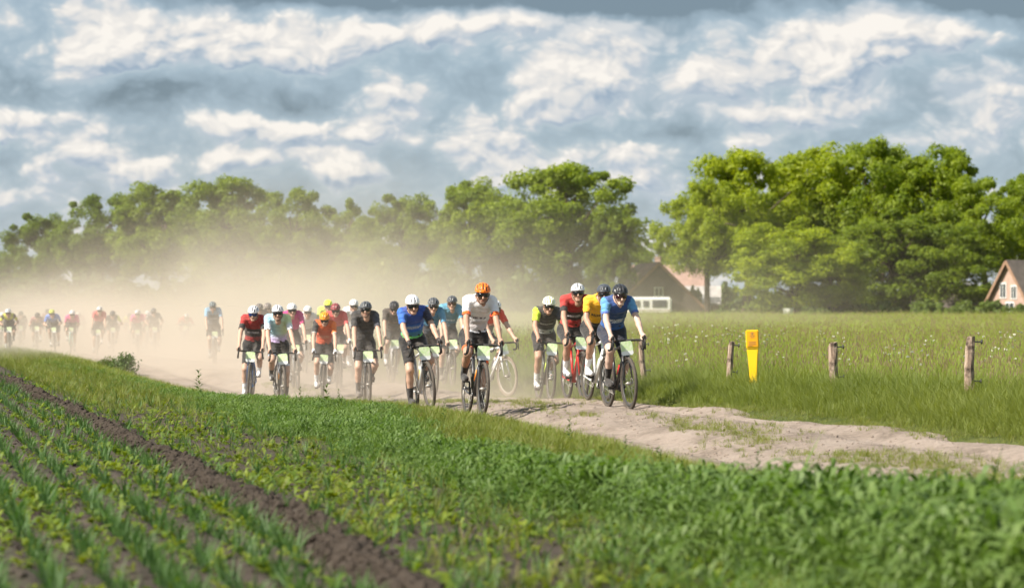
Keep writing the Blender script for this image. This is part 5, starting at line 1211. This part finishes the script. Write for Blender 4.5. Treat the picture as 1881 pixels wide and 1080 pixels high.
RID = [  # px of the front wheel's contact, pixels per metre, helmet top y, yaw, crank phase, who, clothes, bike, bike label
 (886, 143, 517, 12, 12, 'leading rider in a white jersey with orange cuffs and orange helmet', dict(jersey=J(WHT, cuff=((.92, .13, .012), .56), marks=((.18, .18, .22), .60, .03, 60), bands=((.22, .52, (.60, .56, .57)), (.12, .25, (.72, .74, .80)))), cuff=(.92, .13, .012), helmet=(.95, .20, .012), vents=(.14, .04, .01), socks=BLK, shoes=(.05, .05, .05), glove=None, skin=SK2, pitch=12, beard=True), dict(frame=(.05, .05, .055), bottle=(.95, .28, .02)), 'black gravel bike with an orange bottle under the leading rider in white'),
 (1157, 140, 519, 14, 82, 'rider in a blue jersey and black helmet at the grassy track edge', dict(jersey=J((.012, .10, .36), sleeve=(.10, .32, .58), cuff=((.08, .16, .48), .58), bands=((.8, 2, (.015, .07, .26)),), marks=((.60, .66, .74), .47, .06, 55), fade=((.015, .065, .20), .1, .5)), shorts=(.012, .018, .04), glass=(.03, .006, .012), socks=BLK, shoes=BLK, skin=SK3, pitch=14, **B_H), dict(frame=(.022, .022, .024), bottle=(.85, .03, .03)), 'black bike ridden at the right edge of the track'),
 (1114, 132, 520, 13, 64, 'rider in a yellow jersey half hidden behind the blue jersey rider', dict(jersey=J((.86, .44, .012), upper=((.88, .47, .015), .5), bands=((-.5, .32, (.05, .05, .05)),), marks=((.06, .05, .03), .62, .05, 40)), helmet=(.06, .065, .075), vents=(.02, .02, .02), hstyle='smooth', socks=WHT, shoes=(.75, .75, .76), skin=SK2, hx=.03, pitch=6), dict(frame=(.78, .78, .76), bottle=(.7, .7, .7)), 'white bike of the yellow jersey rider'),
 (1072, 126, 519, 12, 70, 'tall rider in a dark red and black jersey beside the yellow jersey rider', dict(jersey=J((.42, .022, .02), cuff=(BLK, .45), bands=((.40, .68, (.035, .02, .022)), (-.5, .2, (.07, .02, .02))), marks=((.55, .5, .5), .54, .03, 45)), socks=WHT, shoes=(.10, .10, .11), glove=None, skin=SK2, pitch=4, hstyle='vented', **W_H), dict(frame=(.55, .03, .022), bottle=(.05, .40, .15)), 'red bike of the tall dark red and black jersey rider'),
 (1011, 117, 543, 10, 120, 'rider in a black jersey with lime shoulder riding alone near the meadow', dict(jersey=J((.03, .032, .03), side_r=(.58, .80, .04), side_l=(.045, .05, .06), cuff=((.60, .82, .05), .60), bands=((.24, .38, (.42, .43, .40)),), marks=((.5, .5, .5), .62, .03, 40)), helmet=(.86, .88, .72), vents=(.35, .37, .04), socks=(.7, .7, .7), shoes=(.20, .19, .18), skin=SK2, pitch=14), dict(frame=(.05, .052, .045), rim=(.10, .09, .08), bottle=(.6, .75, .1)), 'dark dusty bike of the lime shouldered rider'),
 (934, 108, 549, 30, 200, 'rider in a red and grey jersey right behind the leading rider', dict(jersey=J((.55, .54, .53), sleeve=(.82, .065, .03), upper=((.80, .08, .04), .62), bands=((.30, .62, (.30, .28, .28)),), marks=((.75, .75, .75), .7, .03, 40)), socks=WHT, shoes=(.72, .72, .72), skin=SK1, pitch=8, **W_H), dict(frame=(.76, .76, .75), rim=(.30, .27, .23), tan=True, bottle=(.7, .7, .7)), 'white bike with pale dusty wheels behind the leading rider'),
 (831, 96, 541, 10, 150, 'rider in a teal blue jersey and dark helmet left of the leading rider', dict(jersey=J((.055, .20, .30), sleeve=(.12, .36, .50), fade=((.10, .30, .42), .5, .95), bands=((-.5, .42, (.04, .075, .095)),), marks=((.55, .62, .66), .56, .03, 60)), socks=(.10, .09, .08), shoes=(.20, .17, .14), glass=(.06, .02, .01), skin=SK1, pitch=8, **G_H), dict(frame=(.18, .16, .14), rim=(.16, .14, .12), bottle=(.4, .4, .4)), 'dusty grey bike of the teal jersey rider'),
 (792, 130, 540, 15, 160, 'rider in a blue and green jersey with a tall white helmet', dict(jersey=J((.018, .13, .50), side_l=(.022, .025, .05), bands=((.12, .27, (.16, .55, .16)), (.27, .40, (.05, .20, .34))), upper=((.02, .075, .36), .70), marks=((.45, .5, .6), .56, .04, 40)), helmet=(.83, .83, .84), vents=(.06, .06, .07), hstyle='aero', socks=BLK, shoes=(.05, .05, .05), glove=(.03, .03, .03), skin=SK1, pitch=16, hx=-.02), dict(frame=(.60, .60, .60), fork=(.05, .05, .05), rim=(.08, .07, .06), bottle=(.75, .5, .1)), 'silver bike of the blue and green jersey rider'),
 (796, 105, 544, 13, 40, 'rider with a grey helmet hidden behind the blue and green jersey rider', dict(jersey=J((.05, .22, .38), side_l=(.09, .30, .45), bands=((-.5, .5, (.05, .06, .08)),)), socks=(.5, .5, .5), skin=SK1, **G_H), dict(frame=(.5, .5, .5)), 'bike mostly hidden behind the blue and green jersey rider'),
 (678, 110, 545, 8, 140, 'rider in a plain black jersey with a white watch and grey helmet', dict(jersey=J((.030, .030, .033), marks=((.08, .08, .09), .5, .03, 40), side_l=(.05, .055, .075)), socks=(.10, .09, .085), shoes=(.16, .13, .11), skin=SK1, pitch=4, beard=True, **G_H), dict(frame=(.05, .05, .05), rim=(.12, .1, .09)), 'black bike of the plain black jersey rider fading into dust'),
 (722, 88, 551, 8, 60, 'rider in a dark brown jersey with head bowed behind the plain black jersey rider', dict(jersey=J((.06, .048, .042), marks=((.2, .13, .08), .6, .04, 30)), socks=(.6, .6, .6), skin=SK1, pitch=24, **B_H), dict(frame=(.35, .35, .35)), 'dusty bike of the rider with bowed head'),
 (655, 84, 547, 8, 90, 'rider in white with white helmet at the shoulder of the plain black jersey rider', dict(jersey=J((.74, .73, .74), bands=((-.5, .35, (.5, .5, .5)),)), socks=WHT, skin=SK1, **W_H), dict(frame=(.6, .6, .6)), 'pale bike of the rider in white seen through dust'),
 (593, 102, 571, 5, 105, 'low crouching rider in an orange jersey and orange helmet', dict(jersey=J((.55, .085, .03), side_r=(.025, .026, .028), side_l=(.90, .19, .03), cuff=((.78, .75, .72), .66), fade=((.70, .13, .03), .5, 1.0), marks=((.62, .25, .15), .5, .05, 30)), helmet=(.96, .34, .02), vents=(.50, .14, .01), socks=WHT, shoes=(.75, .75, .75), glove=(.78, .78, .78), skin=SK1, pitch=22), dict(frame=(.045, .045, .045), rim=(.06, .055, .05)), 'black bike of the low crouching orange rider'),
 (626, 90, 550, 8, 210, 'rider in a coral red jersey with dark red helmet behind the orange rider', dict(jersey=J((.10, .035, .035), sleeve=(.74, .085, .085), upper=((.62, .07, .07), .55)), helmet=(.30, .05, .055), vents=(.08, .03, .03), socks=(.6, .5, .45), skin=SK1, pitch=14, glove=(.7, .7, .7)), dict(frame=(.3, .28, .26)), 'dusty bike behind the orange rider'),
 (600, 78, 549, 8, 30, 'rider with a neon yellow helmet peeking over the orange rider', dict(jersey=J((.60, .68, .12)), helmet=(.80, .90, .06), vents=(.5, .58, .05), socks=WHT, skin=SK1), dict(frame=(.4, .4, .4)), 'bike hidden in dust below the neon yellow helmet'),
 (521, 107, 546, 11, 8, 'rider in a pastel blue and green jersey with a white vented helmet', dict(jersey=J_pastel, cuff=(.62, .72, .84), socks=BLK, shoes=(.42, .40, .37), skin=SK1, pitch=4, beard=True, **W_H), dict(frame=(.05, .05, .055), rim=(.07, .065, .06), bottle=(.85, .35, .05)), 'black bike of the pastel jersey rider'),
 (457, 101, 560, 2, 185, 'rider in a red and black jersey at the left end of the front group', dict(jersey=J((.36, .018, .018), cuff=(BLK, .42), bands=((.36, .66, (.025, .018, .02)), (-.5, .36, (.26, .018, .018))), marks=((.55, .5, .5), .52, .03, 45)), socks=WHT, shoes=(.4, .38, .36), glass=(.012, .035, .13), skin=SK1, pitch=15, **W_H), dict(frame=(.02, .19, .55), fork=(.03, .06, .14), bottle=(.1, .3, .7)), 'blue bike at the left end of the front group'),
 (548, 91, 553, 10, 130, 'rider in a magenta jersey behind the pastel jersey rider', dict(jersey=J((.60, .035, .20), bands=((-.5, .4, (.05, .03, .04)),)), socks=(.6, .6, .6), skin=SK1, pitch=8, helmet=(.78, .79, .79), vents=(.10, .12, .12)), dict(frame=(.3, .3, .3)), 'bike of the magenta jersey rider'),
 (478, 72, 556, 8, 50, 'dim brownish rider seen as a head over the red and black jersey', dict(jersey=J((.16, .12, .10)), helmet=(.14, .12, .11), skin=SK1), dict(frame=(.3, .3, .3)), 'bike lost in dust behind the red and black jersey rider'),
 (500, 70, 555, 8, 150, 'dim rider with a pale brown helmet left of the pastel jersey rider', dict(jersey=J((.22, .17, .14)), helmet=(.22, .18, .16), skin=SK1), dict(frame=(.3, .3, .3)), 'bike lost in dust left of the pastel jersey rider'),
 (562, 78, 560, 8, 90, 'faint white rider in the dust between magenta and orange riders', dict(jersey=J((.72, .71, .72)), skin=SK1, **W_H), dict(frame=(.5, .5, .5)), 'bike lost in dust between magenta and orange riders'),
 (396, 66, 553, 9, 120, 'lone dusty rider with light blue sleeves left of the front group', dict(jersey=J((.05, .06, .075), sleeve=(.20, .40, .58), upper=((.16, .30, .42), .80), marks=((.5, .5, .5), .55, .04, 40)), helmet=(.12, .17, .19), vents=(.03, .04, .04), socks=(.4, .4, .4), skin=SK1), dict(frame=(.25, .25, .25)), 'bike of the lone rider with light blue sleeves'),
 (338, 47, 575, 9, 30, 'low red rider with white helmet alone in the thick dust', dict(jersey=J((.62, .10, .07)), skin=SK1, **W_H), dict(frame=(.3, .3, .3)), 'bike of the low red rider in thick dust'),
 (286, 52, 565, 9, 80, 'grey rider with dark helmet right of the pink riders', dict(jersey=J((.20, .20, .22)), skin=SK1, **G_H), dict(frame=(.3, .3, .3)), 'bike of the grey rider in the far group'),
 (270, 49, 570, 9, 170, 'far pink rider with white helmet beside the grey rider', dict(jersey=J((.70, .18, .28)), skin=SK1, **W_H), dict(frame=(.3, .3, .3)), 'bike of the far pink rider beside the grey rider'),
 (254, 52, 568, 9, 20, 'bright pink rider with white helmet in the middle of the far group', dict(jersey=J((.78, .13, .30), bands=((-.5, .45, (.12, .05, .06)),)), skin=SK1, **W_H), dict(frame=(.3, .3, .3)), 'bike of the bright pink rider in the far group'),
 (238, 45, 574, 9, 60, 'rider with a pale yellow jersey left of the bright pink rider', dict(jersey=J((.70, .68, .16)), skin=SK1, **G_H), dict(frame=(.3, .3, .3)), 'bike of the pale yellow jersey rider'),
 (208, 52, 570, 9, 120, 'dark far rider with a lime sleeve', dict(jersey=J((.05, .05, .05), side_l=(.6, .75, .1)), skin=SK2, **B_H), dict(frame=(.2, .2, .2)), 'bike of the dark far rider with lime sleeve'),
 (179, 54, 562, 9, 200, 'upright far rider in a red jersey with a pale helmet', dict(jersey=J((.62, .09, .09), bands=((-.5, .45, (.13, .05, .05)),)), skin=SK1, **W_H), dict(frame=(.3, .3, .3)), 'bike of the upright far red rider'),
 (150, 43, 571, 9, 100, 'very faint pinkish rider between the red and magenta far riders', dict(jersey=J((.7, .35, .36)), skin=SK1, **W_H), dict(frame=(.3, .3, .3)), 'bike of the very faint pinkish rider'),
 (130, 53, 569, 9, 10, 'far rider in a bright magenta jersey on a turquoise bike', dict(jersey=J((.74, .09, .27), bands=((-.5, .45, (.13, .04, .06)),)), skin=SK1, **W_H), dict(frame=(.15, .7, .6), fork=(.2, .75, .65)), 'turquoise bike of the far magenta rider'),
 (102, 54, 567, 9, 90, 'far rider in a blue jersey with a yellow striped helmet', dict(jersey=J((.12, .24, .62), bands=((-.5, .5, (.03, .04, .07)),)), helmet=(.62, .68, .06), vents=(.04, .04, .03), skin=SK1), dict(frame=(.3, .3, .3)), 'bike of the far blue rider with yellow helmet'),
 (86, 46, 567, 9, 140, 'dim rider with dark helmet left of the far blue rider', dict(jersey=J((.28, .16, .13)), skin=SK1, **B_H), dict(frame=(.3, .3, .3)), 'bike of the dim rider left of the far blue rider'),
 (68, 50, 574, 9, 240, 'far rider in a dusky rose jersey with dark helmet and one white sock', dict(jersey=J((.36, .17, .16), bands=((-.5, .45, (.08, .05, .05)),)), socks=WHT, skin=SK1, **B_H), dict(frame=(.3, .3, .3)), 'bike of the dusky rose far rider'),
 (36, 45, 571, 9, 50, 'dim dark rider behind the black and yellow rider', dict(jersey=J((.18, .15, .13)), skin=SK1, **B_H), dict(frame=(.3, .3, .3)), 'bike behind the black and yellow far rider'),
 (18, 54, 566, 9, 160, 'far rider in black with yellow sleeves and white helmet near the left edge', dict(jersey=J((.03, .03, .04), cuff=((.70, .68, .06), .35), bands=((.85, 2, (.6, .6, .06)),)), socks=WHT, skin=SK1, **W_H), dict(frame=(.2, .2, .2)), 'bike of the black and yellow far rider'),
 (1, 49, 572, 9, 90, 'pale rider cut off by the left edge of the picture', dict(jersey=J((.66, .42, .40)), skin=SK1, **W_H), dict(frame=(.3, .3, .3)), 'bike cut off by the left edge of the picture'),
]
def surf_z(x, y):
    w = w_of(x, y); return max(gz(x, y), float(track_z(np.array([w]), np.array([x]), np.array([y]))[0]) if 2.7 < w < 11.8 and y < 168 else -9)
for i, (px, s, top, yaw, ph, who, cl, bk, blab) in enumerate(RID):
    Y = FPX / s; X = (px - 940.5) / s; ya = R(yaw)
    ox, oy = X - .60 * math.sin(ya), Y + .60 * math.cos(ya)
    z = (surf_z(X, Y) + surf_z(ox - .43 * math.sin(ya), oy + .43 * math.cos(ya))) / 2 - .004
    pit = math.atan2(surf_z(ox - .43 * math.sin(ya), oy + .43 * math.cos(ya)) - surf_z(X, Y), 1.03)
    rl = R([2, -2, 1, -1, 2, -4, 1, -5, 2, -1, 3, -2][i % 12])
    M_ = Matrix.Translation((ox, oy, z)) @ Matrix.Rotation(ya, 4, 'Z') @ Matrix.Rotation(pit, 4, 'X') @ Matrix.Rotation(rl, 4, 'Y')
    far = s < 85
    if 'crouching' in who: M_ = M_ @ Matrix.Scale(.90, 4)
    be = tag(link('bicycle', None), blab, 'bicycle', 'bicycles in the race'); be.matrix_world = M_
    make_bike(dict(bk, phase=ph, spin=i * .7), be)
    pe = tag(link('person', None), who, 'person', 'riders in the race'); pe.matrix_world = M_
    make_person(dict(cl, phase=ph, top=min(1.76, (CAMH + (HORIZON - top) / s - z) / (.9 if 'crouching' in who else 1)), vox=.030 if s < 60 else (.022 if far else .0145), sway=.028 * math.sin(i * 2.3 + 1), look=6 * math.sin(i * 1.9) - yaw * .6), pe)
# ------------------------------------------------------------------ dust thrown up by the riders
def dust():
    m, b, out = new_mat('dust')
    pv = b.n('ShaderNodeVolumePrincipled'); pv.inputs['Color'].default_value = (.85, .755, .64, 1); pv.inputs['Density'].default_value = 1.0; pv.inputs['Density Attribute'].default_value = 'density'
    pv.inputs['Anisotropy'].default_value = .1
    b.t.links.new(pv.outputs[0], out.inputs['Volume'])
    lo, hi = np.array((-46., 34., -.5)), np.array((26., 210., 11.)); res = (96, 110, 46)
    mb = MB(); mb.box((lo + hi) / 2, hi - lo); me = mb.mesh('dust_cloud', m)
    o = tag(link('dust_cloud', me), 'pale beige dust cloud rolling behind and around the riders', 'dust', kind='stuff')
    ng = bpy.data.node_groups.new('dust_field', 'GeometryNodeTree')
    ng.interface.new_socket('Geometry', in_out='INPUT', socket_type='NodeSocketGeometry'); ng.interface.new_socket('Geometry', in_out='OUTPUT', socket_type='NodeSocketGeometry')
    g = NB(ng); go = ng.nodes.new('NodeGroupOutput')
    pos = ng.nodes.new('GeometryNodeInputPosition').outputs[0]
    x, y, z = g.sep(pos); w = g.m('ADD', x, g.m('MULTIPLY', y, TAN))
    def ss(v, a, c, d0=0., d1=1.): return g.rng(v, a, c, d0, d1, True)
    st = g.v('MULTIPLY', pos, (1, .6, 1.3))
    n1 = g.noise(st, .20, 3, .6); n2 = g.noise(g.v('ADD', st, (31., 7., 3.)), .42, 3, .6)
    bil = g.m('ADD', g.m('MULTIPLY', g.m('SUBTRACT', n1, .5), 1.6), g.m('MULTIPLY', g.m('SUBTRACT', n2, .5), .9))
    # the plume: follows the track, widens and rises with distance behind the leaders, leans downwind to the right
    cen = g.m('ADD', 7.2, g.m('MULTIPLY', ss(y, 45, 130), 2.0)); sig = g.m('ADD', 1.8, g.m('MULTIPLY', ss(y, 40, 110), 8.5))
    lat = g.m('DIVIDE', g.m('SUBTRACT', w, cen), sig); lat = g.m('EXPONENT', g.m('MULTIPLY', g.m('MULTIPLY', lat, lat), -1.0))
    zz = g.m('MAXIMUM', g.m('ADD', z, .25), 0.)
    h1 = g.m('ADD', .55, g.m('MULTIPLY', ss(y, 38, 100), .85))
    low = g.m('EXPONENT', g.m('MULTIPLY', g.m('POWER', g.m('DIVIDE', zz, h1), 1.35), -1.))
    h2 = g.m('ADD', 1.1, g.m('MULTIPLY', ss(y, 45, 140), 3.4))
    high = g.m('EXPONENT', g.m('MULTIPLY', g.m('POWER', g.m('DIVIDE', zz, h2), 1.6), -1.))
    amt = ss(y, 36.5, 47)
    l2 = g.m('DIVIDE', g.m('SUBTRACT', w, g.m('ADD', 11., g.m('MULTIPLY', g.m('SUBTRACT', y, 60.), .12))), g.m('ADD', 3.5, g.m('MULTIPLY', ss(y, 50, 130), 5.5))); l2 = g.m('EXPONENT', g.m('MULTIPLY', g.m('MULTIPLY', l2, l2), -1.0))
    d = g.m('ADD', g.m('MULTIPLY', g.m('MULTIPLY', low, lat), DUST[0]), g.m('MULTIPLY', g.m('MULTIPLY', g.m('MULTIPLY', high, l2), DUST[1]), ss(y, 44, 80)))
    edge = g.m('SUBTRACT', w, g.m('SUBTRACT', 6.5, g.m('MULTIPLY', g.m('SUBTRACT', y, 45.), .030)))          # dust leaves the field side of the track clear
    d = g.m('MULTIPLY', g.m('MULTIPLY', d, amt), g.m('MAXIMUM', ss(edge, -.7, .7), ss(y, 66, 92)))
    d = g.m('MULTIPLY', d, g.m('MAXIMUM', g.m('ADD', .8, g.m('MULTIPLY', bil, 3.0)), .05))
    d = g.m('MULTIPLY', d, ss(y, 205, 150))
    # wheel-height dust right behind the leaders on the grassy side
    q = g.m('EXPONENT', g.m('MULTIPLY', g.m('POWER', g.m('DIVIDE', g.m('ABSOLUTE', g.m('SUBTRACT', w, 10.2)), 1.2), 2.), -1.))
    q = g.m('MULTIPLY', g.m('MULTIPLY', q, ss(y, 37, 42)), g.m('MULTIPLY', ss(y, 62, 50), g.m('EXPONENT', g.m('MULTIPLY', zz, -2.6))))
    d = g.m('ADD', d, g.m('MULTIPLY', q, DUST[2]))
    # thin old dust drifting over the meadow
    drift = g.m('MULTIPLY', g.m('EXPONENT', g.m('MULTIPLY', g.m('POWER', g.m('DIVIDE', zz, 4.2), 2.), -1.)), g.m('MULTIPLY', ss(y, 70, 120), ss(y, 205, 170)))
    drift = g.m('MULTIPLY', drift, g.m('MAXIMUM', g.m('ADD', .5, g.m('MULTIPLY', bil, 1.2)), 0.)); drift = g.m('MULTIPLY', drift, g.m('MULTIPLY', ss(w, 2., 12.), ss(x, 26., 8.)))
    d = g.m('ADD', d, g.m('MULTIPLY', drift, DUST[3]))
    vc = ng.nodes.new('GeometryNodeVolumeCube'); ng.links.new(d, vc.inputs['Density'])
    vc.inputs['Min'].default_value = tuple(lo); vc.inputs['Max'].default_value = tuple(hi)
    for k, v_ in zip(('Resolution X', 'Resolution Y', 'Resolution Z'), res): vc.inputs[k].default_value = v_
    sm = ng.nodes.new('GeometryNodeSetMaterial'); sm.inputs['Material'].default_value = m
    ng.links.new(vc.outputs[0], sm.inputs[0]); ng.links.new(sm.outputs[0], go.inputs[0])
    md = o.modifiers.new('dust', 'NODES'); md.node_group = ng
DUST = (.165, .034, .30, .008)
dust()
